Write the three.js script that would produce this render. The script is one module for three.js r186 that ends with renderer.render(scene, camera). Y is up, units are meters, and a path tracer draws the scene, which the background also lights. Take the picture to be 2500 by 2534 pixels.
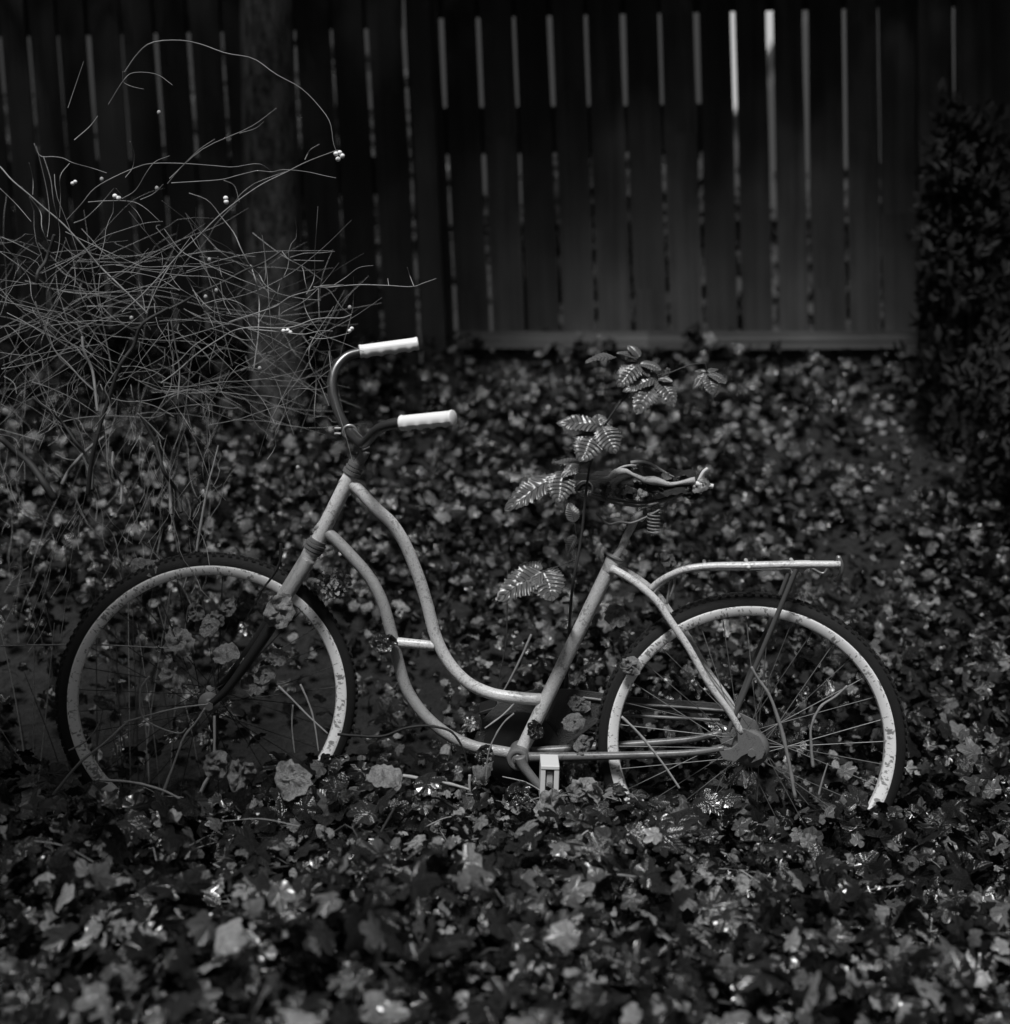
import * as THREE from 'three';
import { mergeGeometries } from 'three/addons/utils/BufferGeometryUtils.js';
import { RoundedBoxGeometry } from 'three/addons/geometries/RoundedBoxGeometry.js';

// ------------------------------------------------------------------ camera, sky, sun, exposure
const scene = new THREE.Scene();
const camera = new THREE.PerspectiveCamera(39.1, 1010 / 1024, 0.05, 200);
camera.filmGauge = 56;                       // square medium-format frame, 80 mm lens
camera.position.set(0, 1.2, 3.1);
camera.rotation.set(-6.8 * Math.PI / 180, 0, 0);
camera.focus = 3.2; camera.userData.fStop = 2.8;
camera.updateProjectionMatrix();
scene.add(camera);

const renderer = new THREE.WebGLRenderer({ antialias: true });
renderer.setSize(1010, 1024);
renderer.toneMapping = THREE.LinearToneMapping;
renderer.toneMappingExposure = 2.6;
renderer.shadowMap.enabled = true;

{ // overcast sky: three times as bright overhead as at the horizon
  const w = 128, h = 64, d = new Float32Array(w * h * 4);
  for (let j = 0; j < h; j++) for (let i = 0; i < w; i++) {
    const el = ((j + 0.5) / h - 0.5) * Math.PI, s = Math.max(0, Math.sin(el));
    const v = 0.085 * (1 + 2 * s) / 3, k = (j * w + i) * 4;
    d[k] = d[k + 1] = d[k + 2] = v; d[k + 3] = 1;
  }
  const t = new THREE.DataTexture(d, w, h, THREE.RGBAFormat, THREE.FloatType);
  t.mapping = THREE.EquirectangularReflectionMapping; t.magFilter = THREE.LinearFilter; t.needsUpdate = true;
  scene.background = t; scene.environment = t;
}
const sun = new THREE.DirectionalLight(0xffffff, 1.5);
sun.position.set(-1.2, 8, 4.3);
sun.castShadow = true; sun.shadow.radius = 24; sun.shadow.mapSize.set(2048, 2048);
Object.assign(sun.shadow.camera, { left: -5, right: 5, top: 5, bottom: -5, near: 0.5, far: 30 });
scene.add(sun, sun.target);

// ------------------------------------------------------------------ helpers
let seed = 20417;
const rnd = () => { seed = (seed + 0x6D2B79F5) | 0; let t = Math.imul(seed ^ (seed >>> 15), 1 | seed); t = (t + Math.imul(t ^ (t >>> 7), 61 | t)) ^ t; return ((t ^ (t >>> 14)) >>> 0) / 4294967296; };
const rr = (a, b) => a + (b - a) * rnd();
const gauss = () => Math.sqrt(-2 * Math.log(rnd() + 1e-9)) * Math.cos(6.28318 * rnd());
const V = (x, y, z) => Array.isArray(x) ? new THREE.Vector3(...x) : new THREE.Vector3(x, y, z);
const lerp = (a, b, t) => a + (b - a) * t, clamp = (v, a, b) => Math.min(b, Math.max(a, v));
const smooth = (a, b, v) => { const t = clamp((v - a) / (b - a), 0, 1); return t * t * (3 - 2 * t); };
const hash = (i, j, k = 0) => { let n = (Math.imul(i, 374761393) + Math.imul(j, 668265263) + Math.imul(k, 974634777)) | 0; n = Math.imul(n ^ (n >>> 13), 1274126177); return ((n ^ (n >>> 16)) >>> 0) / 4294967296; };
function vnoise(x, y, per = 0, s = 0) { // value noise, tileable when per > 0
  const xi = Math.floor(x), yi = Math.floor(y), fx = x - xi, fy = y - yi, m = v => per ? ((v % per) + per) % per : v;
  const u = fx * fx * (3 - 2 * fx), v = fy * fy * (3 - 2 * fy);
  return lerp(lerp(hash(m(xi), m(yi), s), hash(m(xi + 1), m(yi), s), u), lerp(hash(m(xi), m(yi + 1), s), hash(m(xi + 1), m(yi + 1), s), u), v);
}
const fbm = (x, y, per = 0, s = 0, oct = 4) => { let a = 0.5, f = 1, t = 0, n = 0; for (let o = 0; o < oct; o++) { t += a * vnoise(x * f, y * f, per * f, s + o); n += a; a *= 0.55; f *= 2; } return t / n; };
const used = new Map();
const numbered = n => { const k = used.get(n) || 0; used.set(n, k + 1); return k ? `${n}_${String(k).padStart(3, '0')}` : n; };
function add(o, name, label, category, group, kind) {
  o.name = numbered(name);
  if (label) o.userData.label = label;
  if (category) o.userData.category = category;
  if (group) o.userData.group = group;
  if (kind) o.userData.kind = kind;
  scene.add(o); return o;
}
const shade = o => o.traverse(m => { if (m.isMesh) { m.castShadow = true; m.receiveShadow = true; } });
function thing(name, pos, label, category, group) { const g = new THREE.Group(); g.position.set(...pos); return add(g, name, label, category, group); }
// geometry given in world metres -> mesh under parent
function part(parent, name, geo, mat, label) {
  const o = new THREE.Vector3(); for (let p = parent; p && p !== scene; p = p.parent) o.add(p.position);
  geo.translate(-o.x, -o.y, -o.z);
  const m = new THREE.Mesh(geo, mat); m.name = name; if (label) m.userData.label = label; parent.add(m); return m;
}
const GR = v => new THREE.Color().setRGB(v, v, v);
const mat = (v, rough = 0.6, o = {}) => new THREE.MeshStandardMaterial({ color: GR(v), roughness: rough, metalness: 0, ...o });
function dataTex(n, m, f, srgb = true) {
  const d = new Uint8Array(n * m * 4);
  for (let j = 0; j < m; j++) for (let i = 0; i < n; i++) {
    let v = clamp(f(i / n, j / m), 0, 1); if (srgb) v = v <= 0.0031308 ? v * 12.92 : 1.055 * v ** (1 / 2.4) - 0.055;
    const k = (j * n + i) * 4; d[k] = d[k + 1] = d[k + 2] = Math.round(v * 255); d[k + 3] = 255;
  }
  const t = new THREE.DataTexture(d, n, m); t.magFilter = THREE.LinearFilter; t.minFilter = THREE.LinearMipmapLinearFilter; t.generateMipmaps = true;
  t.wrapS = t.wrapT = THREE.RepeatWrapping; if (srgb) t.colorSpace = THREE.SRGBColorSpace; t.needsUpdate = true; return t;
}
// tapered tube through points; rad: number | [r0, r1] | function(t); uv in metres
function tube(pts, rad, radial = 8, segs = 0, o = {}) {
  const P = pts.map(p => p.isVector3 ? p : V(p));
  const curve = P.length === 2 ? new THREE.LineCurve3(P[0], P[1]) : new THREE.CatmullRomCurve3(P, false, 'centripetal');
  const L = curve.getLength(); segs = segs || (P.length === 2 ? 1 : Math.max(6, Math.ceil(P.length * 3)));
  const R = typeof rad === 'function' ? rad : Array.isArray(rad) ? t => lerp(rad[0], rad[1], t) : () => rad;
  const C = []; for (let i = 0; i <= segs; i++) C.push(curve.getPoint(i / segs));
  const pos = [], uv = [], idx = []; let N = null;
  for (let i = 0; i <= segs; i++) {
    const T = C[Math.min(i + 1, segs)].clone().sub(C[Math.max(i - 1, 0)]).normalize();
    if (!N) { N = Math.abs(T.y) < 0.9 ? V(0, 1, 0) : V(1, 0, 0); }
    N = N.clone().addScaledVector(T, -N.dot(T)).normalize(); const B = T.clone().cross(N);
    const t = i / segs;
    for (let j = 0; j <= radial; j++) {
      const a = j / radial * Math.PI * 2, r = R(t) * (o.bump ? 1 + o.bump(t * L, a) : 1);
      const q = C[i].clone().addScaledVector(N, Math.cos(a) * r).addScaledVector(B, Math.sin(a) * r);
      pos.push(q.x, q.y, q.z); uv.push(t * L, a * R(0));
    }
  }
  const w = radial + 1;
  for (let i = 0; i < segs; i++) for (let j = 0; j < radial; j++) { const a = i * w + j; idx.push(a, a + 1, a + w, a + 1, a + w + 1, a + w); }
  for (const e of [0, segs]) { // caps
    const c = pos.length / 3; pos.push(C[e].x, C[e].y, C[e].z); uv.push(e ? L : 0, 0);
    for (let j = 0; j < radial; j++) { const a = e * w + j; e ? idx.push(c, a, a + 1) : idx.push(c, a + 1, a); }
  }
  const g = new THREE.BufferGeometry();
  g.setAttribute('position', new THREE.Float32BufferAttribute(pos, 3)); g.setAttribute('uv', new THREE.Float32BufferAttribute(uv, 2)); g.setIndex(idx); g.computeVertexNormals();
  { // weld the seam normals
    const n = g.attributes.normal;
    for (let i = 0; i <= segs; i++) { const a = i * w, b = a + radial; const v = V(n.getX(a) + n.getX(b), n.getY(a) + n.getY(b), n.getZ(a) + n.getZ(b)).normalize(); n.setXYZ(a, v.x, v.y, v.z); n.setXYZ(b, v.x, v.y, v.z); }
  }
  return g;
}
const ext = (pts, depth, bevel = 0.0015) => { const s = new THREE.Shape(pts.map(p => new THREE.Vector2(p[0], p[1]))); const g = new THREE.ExtrudeGeometry(s, { depth, bevelEnabled: bevel > 0, bevelThickness: bevel, bevelSize: bevel, bevelSegments: 2, curveSegments: 8 }); return g.translate(0, 0, -depth / 2); };
const place = (geo, p, q, s = 1) => geo.applyMatrix4(new THREE.Matrix4().compose(V(p), q || new THREE.Quaternion(), V(s, s, s)));
const onAxis = (a, b) => new THREE.Quaternion().setFromUnitVectors(V(0, 1, 0), V(b).sub(V(a)).normalize());
const lathe = (prof, seg = 24) => new THREE.LatheGeometry(prof.map(p => new THREE.Vector2(p[0], p[1])), seg);

// ------------------------------------------------------------------ textures
const speck = dataTex(512, 512, (u, v) => { // worn paint: pale, with pitted rust and grime
  const a = fbm(u * 8, v * 8, 8, 3), b = fbm(u * 64, v * 64, 64, 9, 3), c = vnoise(u * 128, v * 128, 128, 5);
  let t = 0.56 + 0.16 * (a - 0.5) + 0.22 * (b - 0.5) + 0.14 * (c - 0.5);
  const rust = smooth(0.55, 0.68, 0.45 * a + 0.55 * b); return lerp(t, 0.16 + 0.15 * c, rust * 0.75);
});
const speckBump = dataTex(512, 512, (u, v) => 0.5 * fbm(u * 64, v * 64, 64, 9, 3) + 0.5 * vnoise(u * 128, v * 128, 128, 5), false);
const rep = (t, x, y) => { const c = t.clone(); c.repeat.set(x, y); c.needsUpdate = true; return c; };
const wood = dataTex(256, 1024, (u, v) => { // u across the board, v along it
  const g = fbm(u * 24, v * 6, 0, 21, 4), s = fbm(u * 64, v * 4, 0, 31, 3), k = fbm(u * 4, v * 8, 0, 41);
  return 0.5 + 0.35 * (g - 0.5) + 0.35 * (s - 0.5) + 0.5 * (k - 0.5);
});
const woodBump = dataTex(256, 1024, (u, v) => fbm(u * 64, v * 4, 0, 31, 3), false);
const bark = dataTex(512, 512, (u, v) => { const a = fbm(u * 5, v * 16, 0, 61), b = fbm(u * 24, v * 60, 0, 71); return 0.2 + 0.9 * (a - 0.35) + 0.4 * (b - 0.5); });
const barkBump = dataTex(512, 512, (u, v) => fbm(u * 5, v * 26, 0, 81), false);
const soilT = dataTex(512, 512, (u, v) => 0.35 + 0.9 * (fbm(u * 32, v * 32, 32, 91) - 0.5) + 0.3 * (vnoise(u * 128, v * 128, 128, 95) - 0.5));
const soilB = dataTex(512, 512, (u, v) => fbm(u * 32, v * 32, 32, 91), false);
function leafTex(n, draw) { const c = document.createElement('canvas'); c.width = c.height = n; const x = c.getContext('2d'); draw(x, n); const t = new THREE.CanvasTexture(c); t.colorSpace = THREE.SRGBColorSpace; return t; }
const grey = v => { const q = Math.round(255 * (v <= 0.0031308 ? v * 12.92 : 1.055 * v ** (1 / 2.4) - 0.055)); return `rgb(${q},${q},${q})`; };
const LOBES = [90, 35, 145, -28, 208].map(a => a * Math.PI / 180);
const LLEN = [0.62, 0.5, 0.5, 0.38, 0.38];
const ivyTex = leafTex(256, (x, n) => { // paler veins on a mottled blade
  x.fillStyle = grey(0.5); x.fillRect(0, 0, n, n);
  for (let k = 0; k < 900; k++) { x.fillStyle = grey(0.3 + 0.45 * rnd()); x.globalAlpha = 0.4; x.beginPath(); x.arc(rnd() * n, rnd() * n, 2 + rnd() * 9, 0, 7); x.fill(); }
  x.globalAlpha = 1; x.lineCap = 'round';
  const cx = n * 0.5, cy = n * 0.65;
  LOBES.forEach((a, i) => {
    const L = LLEN[i] * n * 0.98; x.strokeStyle = grey(0.2); x.lineWidth = i ? 4 : 5;
    x.beginPath(); x.moveTo(cx, cy); x.lineTo(cx + Math.cos(a) * L, cy - Math.sin(a) * L); x.stroke();
    x.lineWidth = 1.5; for (let k = 1; k < 5; k++) for (const s of [-1, 1]) { const t = k / 5.2, b = a + s * 0.75, bl = L * 0.3 * (1 - t * 0.5); x.beginPath(); x.moveTo(cx + Math.cos(a) * L * t, cy - Math.sin(a) * L * t); x.lineTo(cx + Math.cos(a) * L * t + Math.cos(b) * bl, cy - Math.sin(a) * L * t - Math.sin(b) * bl); x.stroke(); }
  });
});
const ivyBump = leafTex(256, (x, n) => { // blade swells between sunken veins
  x.fillStyle = '#fff'; x.fillRect(0, 0, n, n); const cx = n * 0.5, cy = n * 0.65; x.lineCap = 'round';
  for (const [w, al] of [[26, 0.16], [18, 0.2], [11, 0.25], [5, 0.4]]) LOBES.forEach((a, i) => { const L = LLEN[i] * n; x.strokeStyle = '#000'; x.globalAlpha = al; x.lineWidth = w; x.beginPath(); x.moveTo(cx, cy); x.lineTo(cx + Math.cos(a) * L, cy - Math.sin(a) * L); x.stroke();
    x.lineWidth = w * 0.55; for (let k = 1; k < 6; k++) for (const s of [-1, 1]) { const t = k / 6, b = a + s * 0.75, bl = L * 0.34 * (1 - t * 0.4); x.beginPath(); x.moveTo(cx + Math.cos(a) * L * t, cy - Math.sin(a) * L * t); x.lineTo(cx + Math.cos(a) * L * t + Math.cos(b) * bl, cy - Math.sin(a) * L * t - Math.sin(b) * bl); x.stroke(); } });
}); ivyBump.colorSpace = THREE.NoColorSpace;
const brTex = leafTex(256, (x, n) => { // bramble leaflet: dark sunken veins between paler ribs
  x.fillStyle = grey(0.6); x.fillRect(0, 0, n, n);
  for (let k = 0; k < 500; k++) { x.fillStyle = grey(0.4 + 0.4 * rnd()); x.globalAlpha = 0.3; x.beginPath(); x.arc(rnd() * n, rnd() * n, 2 + rnd() * 6, 0, 7); x.fill(); }
  x.globalAlpha = 1; x.strokeStyle = grey(0.1); x.lineWidth = 7; x.beginPath(); x.moveTo(n / 2, n); x.lineTo(n / 2, 0); x.stroke(); x.lineWidth = 5;
  for (let k = 0; k < 9; k++) for (const s of [-1, 1]) { const y0 = n * (1 - k / 8.6); x.beginPath(); x.moveTo(n / 2, y0); x.lineTo(n / 2 + s * n / 2, y0 - n * 0.17); x.stroke(); }
});
const dryTex = leafTex(256, (x, n) => { // mottled dead leaf
  x.fillStyle = grey(0.5); x.fillRect(0, 0, n, n);
  for (let k = 0; k < 1600; k++) { x.fillStyle = grey(rnd() < 0.4 ? 0.12 + 0.2 * rnd() : 0.45 + 0.5 * rnd()); x.globalAlpha = 0.4; x.beginPath(); x.ellipse(rnd() * n, rnd() * n, 1 + rnd() * 7, 1 + rnd() * 4, rnd() * 6, 0, 7); x.fill(); }
});
// ------------------------------------------------------------------ materials
const M = {
  paint: new THREE.MeshStandardMaterial({ color: GR(1), map: rep(speck, 4, 4), roughness: 0.33, bumpMap: rep(speckBump, 4, 4), bumpScale: 0.0006 }),
  grime: new THREE.MeshStandardMaterial({ color: GR(0.55), map: rep(speck, 7, 7), roughness: 0.3, bumpMap: rep(speckBump, 6, 6), bumpScale: 0.001 }),
  paintDark: new THREE.MeshStandardMaterial({ color: GR(0.24), map: rep(speck, 4, 4), roughness: 0.36 }),
  chrome: mat(0.14, 0.34, { metalness: 0.85 }), rusty: mat(0.32, 0.6, { metalness: 0.3, map: rep(speck, 8, 8) }),
  black: mat(0.012, 0.5), rubber: mat(0.009, 0.7, { bumpMap: rep(speckBump, 6, 6), bumpScale: 0.0008 }), grip: mat(0.8, 0.42),
  guard: mat(0.1, 0.6, { map: rep(speck, 6, 6), bumpMap: rep(speckBump, 8, 8), bumpScale: 0.003 }), strut: mat(0.07, 0.45), steel: mat(0.32, 0.4, { metalness: 0.7 }), spoke: mat(0.22, 0.45, { metalness: 0.6 }), pedal: mat(0.62, 0.5),
  leather: mat(0.014, 0.7, { bumpMap: rep(speckBump, 10, 10), bumpScale: 0.002 }), torn: mat(0.7, 0.6, { map: rep(speck, 8, 8) }),
  soil: new THREE.MeshStandardMaterial({ color: GR(0.022), map: rep(soilT, 60, 60), roughness: 0.95, bumpMap: rep(soilB, 60, 60), bumpScale: 0.02 }),
  ivy: new THREE.MeshStandardMaterial({ color: GR(0.032), map: ivyTex, roughness: 0.2, bumpMap: ivyBump, bumpScale: 0.0011, side: THREE.DoubleSide }),
  bramble: new THREE.MeshStandardMaterial({ color: GR(0.15), map: brTex, roughness: 0.3, side: THREE.DoubleSide }),
  dry: new THREE.MeshStandardMaterial({ color: GR(0.5), map: dryTex, roughness: 0.6, side: THREE.DoubleSide, bumpMap: speckBump, bumpScale: 0.004 }),
  litter: new THREE.MeshStandardMaterial({ color: GR(0.28), map: dryTex, roughness: 0.6, side: THREE.DoubleSide }),
  dull: new THREE.MeshStandardMaterial({ color: GR(0.32), map: dryTex, roughness: 0.6, side: THREE.DoubleSide, bumpMap: speckBump, bumpScale: 0.003 }),
  twig: mat(0.42, 0.55, { map: rep(speck, 25, 25) }), twigDark: mat(0.03, 0.7), twigPale: mat(0.6, 0.6, { map: rep(speck, 25, 25) }), caneDark: mat(0.025, 0.6), berry: mat(0.85, 0.45),
  bark: new THREE.MeshStandardMaterial({ color: GR(0.32), map: rep(bark, 3, 1.5), roughness: 0.9, bumpMap: rep(barkBump, 3, 1.5), bumpScale: 0.02 }),
  crown: mat(0.03, 0.5, { side: THREE.DoubleSide }), holly: mat(0.008, 0.85, { side: THREE.DoubleSide }), hedge: mat(0.1, 0.35, { side: THREE.DoubleSide }),
  moss: mat(0.5, 0.8, { map: dryTex }), siding: mat(0.05, 0.7), white: mat(0.8, 0.7), roof: mat(0.08, 0.8),
};
const woodM = [0.032, 0.048, 0.028, 0.056].map((v, i) => { const t = rep(wood, 1, 1), b = rep(woodBump, 1, 1); t.offset.set(i * 0.27, i * 0.39); b.offset.copy(t.offset); return new THREE.MeshStandardMaterial({ color: GR(v * 2), map: t, roughness: 0.85, bumpMap: b, bumpScale: 0.004 }); });
const woodPale = new THREE.MeshStandardMaterial({ color: GR(0.17), map: rep(wood, 1, 1), roughness: 0.8, bumpMap: rep(woodBump, 1, 1), bumpScale: 0.004 });

// ------------------------------------------------------------------ ground: a bank that climbs to the fence
function ground(x, z) {
  const zz = Math.min(0, z), back = 0.42 * (Math.sqrt(zz * zz + 0.04) - 0.2);
  let y = -0.03 + Math.min(back, 1.1) + 0.12 * smooth(-0.25, 0.2, z) * (1 - 0.7 * smooth(0.5, 1.6, z)) - 0.08 * smooth(0.35, 0.75, x) * smooth(-0.3, 0.05, z) * (1 - smooth(0.5, 1, z)) - 0.03 * Math.max(0, Math.min(z, 3)) - 0.03 * clamp(x, -2, 2) * (1 - smooth(1.5, 3, -z));
  y += 0.09 * (fbm(x * 1.3 + 7, z * 1.3 + 3, 0, 11, 3) - 0.5) * (1 - smooth(6, 12, Math.hypot(x, z)));
  return y;
}
{
  const line = []; for (let v = -60; v <= 60;) { line.push(v); v += Math.abs(v + 0.001) < 4 ? 0.08 : Math.abs(v) < 10 ? 0.6 : 5; }
  const n = line.length, pos = [], uv = [], idx = [];
  for (let j = 0; j < n; j++) for (let i = 0; i < n; i++) { const x = line[i], z = line[j]; pos.push(x, ground(x, z), z); uv.push(x / 30, z / 30); }
  for (let j = 0; j < n - 1; j++) for (let i = 0; i < n - 1; i++) { const a = j * n + i; idx.push(a, a + n, a + 1, a + 1, a + n, a + n + 1); }
  const g = new THREE.BufferGeometry(); g.setAttribute('position', new THREE.Float32BufferAttribute(pos, 3)); g.setAttribute('uv', new THREE.Float32BufferAttribute(uv, 2)); g.setIndex(idx); g.computeVertexNormals();
  add(new THREE.Mesh(g, M.soil), 'ground', 'dark bare soil of the ivy bank', 'ground', null, 'structure');
}

// ------------------------------------------------------------------ fence
const FO = [0.43, 0, -2.86], FA = 6 * Math.PI / 180, LEAN = 2.5 * Math.PI / 180;
const fdir = V(Math.cos(FA), 0, Math.sin(FA)), fnor = V(-Math.sin(FA), 0, Math.cos(FA));
const fpt = (s, y, o = 0) => V(FO[0] + fdir.x * s + fnor.x * o - Math.sin(LEAN) * (y - 1.2) * fdir.x, y, FO[2] + fdir.z * s + fnor.z * o - Math.sin(LEAN) * (y - 1.2) * fdir.z);
function plank(w, h, t, seedv) { // an uneven plank, y up, from 0 to h, uv in board units
  const g = new THREE.BoxGeometry(w, h, t, 2, 10, 1).translate(0, h / 2, 0), p = g.attributes.position, uv = g.attributes.uv;
  for (let i = 0; i < p.count; i++) {
    const y = p.getY(i), x = p.getX(i);
    p.setX(i, x + 0.004 * (fbm(y * 3 + seedv * 17, seedv * 5 + Math.sign(x) * 3, 0, 5, 2) - 0.5) * 2); p.setZ(i, p.getZ(i) + 0.006 * (fbm(y * 1.5, seedv * 9, 0, 6, 2) - 0.5));
    uv.setXY(i, p.getX(i) * 1.0 + seedv * 0.37, y * 0.4 + seedv * 0.71);
  }
  g.computeVertexNormals(); return g;
}
const boardGeo = [0, 1, 2, 3, 4].map(k => plank(0.129, 1.78, 0.018, k + 1));
const fq = new THREE.Quaternion().setFromRotationMatrix(new THREE.Matrix4().makeBasis(V(Math.cos(LEAN), 0, 0).multiplyScalar(0).add(fdir.clone().multiplyScalar(Math.cos(LEAN)).add(V(0, Math.sin(LEAN), 0))), fdir.clone().multiplyScalar(-Math.sin(LEAN)).add(V(0, Math.cos(LEAN), 0)), fnor));
// gaps between the boards, in metres along the fence, as measured
const GAPS = [-2.92, -2.78, -2.64, -2.504, -2.379, -2.25, -2.118, -1.976, -1.829, -1.691, -1.55, -1.402, -1.249, -1.09, -0.943, -0.789, -0.635, -0.488, -0.341, -0.196, -0.051, 0.098, 0.243, 0.388, 0.528, 0.674, 0.814, 0.96, 1.097, 1.24, 1.382, 1.523, 1.663, 1.81, 1.95, 2.1, 2.24, 2.38, 2.53, 2.67];
const fy = 1.0;
function fence(a, b, label, tight) {
  const s0 = GAPS[a], s1 = GAPS[b], base = fpt((s0 + s1) / 2, fy), f = thing('wooden_fence', [base.x, base.y, base.z], label, 'fence', 'wooden fence sections');
  for (let k = a; k < b; k++) {
    const w = GAPS[k + 1] - GAPS[k] - (tight ? 0.004 : GAPS[k] > 0.4 && GAPS[k] < 0.7 ? 0.026 : GAPS[k] > 1 ? 0.006 : 0.016);
    const m = new THREE.Mesh(boardGeo[(k * 3) % 5], woodM[(k * 7 + (k >> 2)) % 4]); m.name = 'board';
    m.position.copy(fpt((GAPS[k] + GAPS[k + 1]) / 2, fy, 0.005 * (hash(k, a, 3) - 0.5)).sub(base)); m.scale.set(w / 0.129, 1, 1);
    m.quaternion.copy(fq).multiply(new THREE.Quaternion().setFromAxisAngle(V(0, 0, 1), 0.005 * (hash(k, a, 7) - 0.5))); f.add(m);
  }
  return f;
}
function rail(f, s0, s1, y0, y1, o, t, m, name = 'rail') {
  const L = s1 - s0, g = plank(y1 - y0, L, t, s0 + 3).rotateZ(-Math.PI / 2).translate(-L / 2, 0, 0);
  const c = fpt((s0 + s1) / 2, (y0 + y1) / 2, o), r = new THREE.Mesh(g, m); r.name = name;
  r.position.copy(c.sub(f.position)); r.quaternion.setFromRotationMatrix(new THREE.Matrix4().makeBasis(fdir, V(0, 1, 0), fnor)); f.add(r); return r;
}
const fMid = fence(15, 29, 'weathered board fence behind the bicycle, with a ledge board along its foot');
rail(fMid, -0.66, 0.46, 1.96, 2.14, -0.035, 0.04, woodM[2]); rail(fMid, -0.66, 1.24, 2.505, 2.66, -0.035, 0.04, woodM[2]);
rail(fMid, -0.62, 1.22, 1.165, 1.235, 0.04, 0.06, woodPale, 'ledge_board'); rail(fMid, -0.62, 1.22, 1.0, 1.15, 0.024, 0.025, woodM[2], 'foot_board');
const fLeft = fence(0, 15, 'weathered board fence behind the bare shrub and tree trunk');
rail(fLeft, -2.9, -0.8, 1.8, 1.95, -0.035, 0.04, woodM[2]); rail(fLeft, -2.9, -0.8, 2.47, 2.62, -0.035, 0.04, woodM[2]); rail(fLeft, -2.9, -0.8, 1.1, 1.22, -0.035, 0.04, woodM[2]);
const fRight = fence(29, 39, 'dark board fence beyond the corner post, behind the black holly', true);
rail(fRight, 1.3, 2.65, 1.9, 2.05, -0.035, 0.04, woodM[2]); rail(fRight, 1.3, 2.65, 2.5, 2.65, -0.035, 0.04, woodM[2]);
for (const [s, w, lab] of [[-0.712, 0.088, 'square grey fence post beside the tree trunk'], [1.283, 0.11, 'pale square corner post of the board fence']]) {
  const p = fpt(s, 0.9, 0.06), m = new THREE.Mesh(plank(w, 1.85, w, s + 2), s < 0 ? woodM[3] : woodM[1]); m.position.copy(p); m.quaternion.copy(fq); add(m, 'fence_post', lab, 'post', 'fence posts');
}

// ------------------------------------------------------------------ leaf shapes
function ivyGeo(k, o = {}) { // five-lobed blade, unit length along +y from the stalk, normal +z
  const A = 26, rings = [0.34, 0.7, 1], pos = [0, 0, 0], uv = [0.5, 0.35], idx = [];
  const lob = a => { let r = 0; LOBES.forEach((l, i) => { let d = Math.abs(Math.atan2(Math.sin(a - l), Math.cos(a - l))); const w = i ? 0.42 : 0.4; r = Math.max(r, LLEN[i] * (1 + 0.12 * Math.sin(k * 3.1 + i * 2)) * Math.pow(Math.max(0, Math.cos(Math.min(d / w, 1.45) * 0.95)), 0.75)); }); const notch = Math.abs(Math.atan2(Math.sin(a + Math.PI / 2), Math.cos(a + Math.PI / 2))); return Math.max(r, (0.29 + 0.03 * Math.sin(k)) * smooth(0.0, 0.35, notch) + 0.06); };
  for (const q of rings) for (let i = 0; i < A; i++) {
    const a = -Math.PI / 2 + (i + 0.001) / A * Math.PI * 2; let r = lob(a) * q; if (q < 1) r = lerp(0.33 * q, r, q);
    const x = Math.cos(a) * r, y = Math.sin(a) * r;
    let v = 9; LOBES.forEach(l => { v = Math.min(v, Math.abs(Math.sin((a - l) / 2)) * 2); });
    let z = -(o.cup ?? 0.35) * r * r * (1 + 0.5 * Math.sin(k * 2 + a * 2)) + 0.03 * r * Math.min(v, 0.5) * 2 + 0.025 * Math.sin(a * 7 + k * 3) * q * q;
    pos.push(x, y + 0.12, z); uv.push(0.5 + x, 0.35 + y);
  }
  for (let i = 0; i < A; i++) { const j = (i + 1) % A; idx.push(0, 1 + i, 1 + j); for (let q = 0; q < 2; q++) { const a = 1 + q * A; idx.push(a + i, a + A + i, a + j, a + j, a + A + i, a + A + j); } }
  if (o.curl) for (let i = 0; i < pos.length; i += 3) { const c = o.curl, th = pos[i + 1] * c; const y = Math.sin(th) / c, z0 = (1 - Math.cos(th)) / c; pos[i + 2] = pos[i + 2] * Math.cos(th) - z0 + Math.abs(pos[i]) * (o.fold || 0); pos[i + 1] = y; pos[i] *= (1 - (o.fold || 0) * 0.3); }
  const g = new THREE.BufferGeometry(); g.setAttribute('position', new THREE.Float32BufferAttribute(pos, 3)); g.setAttribute('uv', new THREE.Float32BufferAttribute(uv, 2)); g.setIndex(idx); g.computeVertexNormals(); return g;
}
const ivyG = [0, 1, 2, 3].map(k => ivyGeo(k)), dryG = [0, 1, 2, 3, 4].map(k => crumpled(k));
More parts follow.
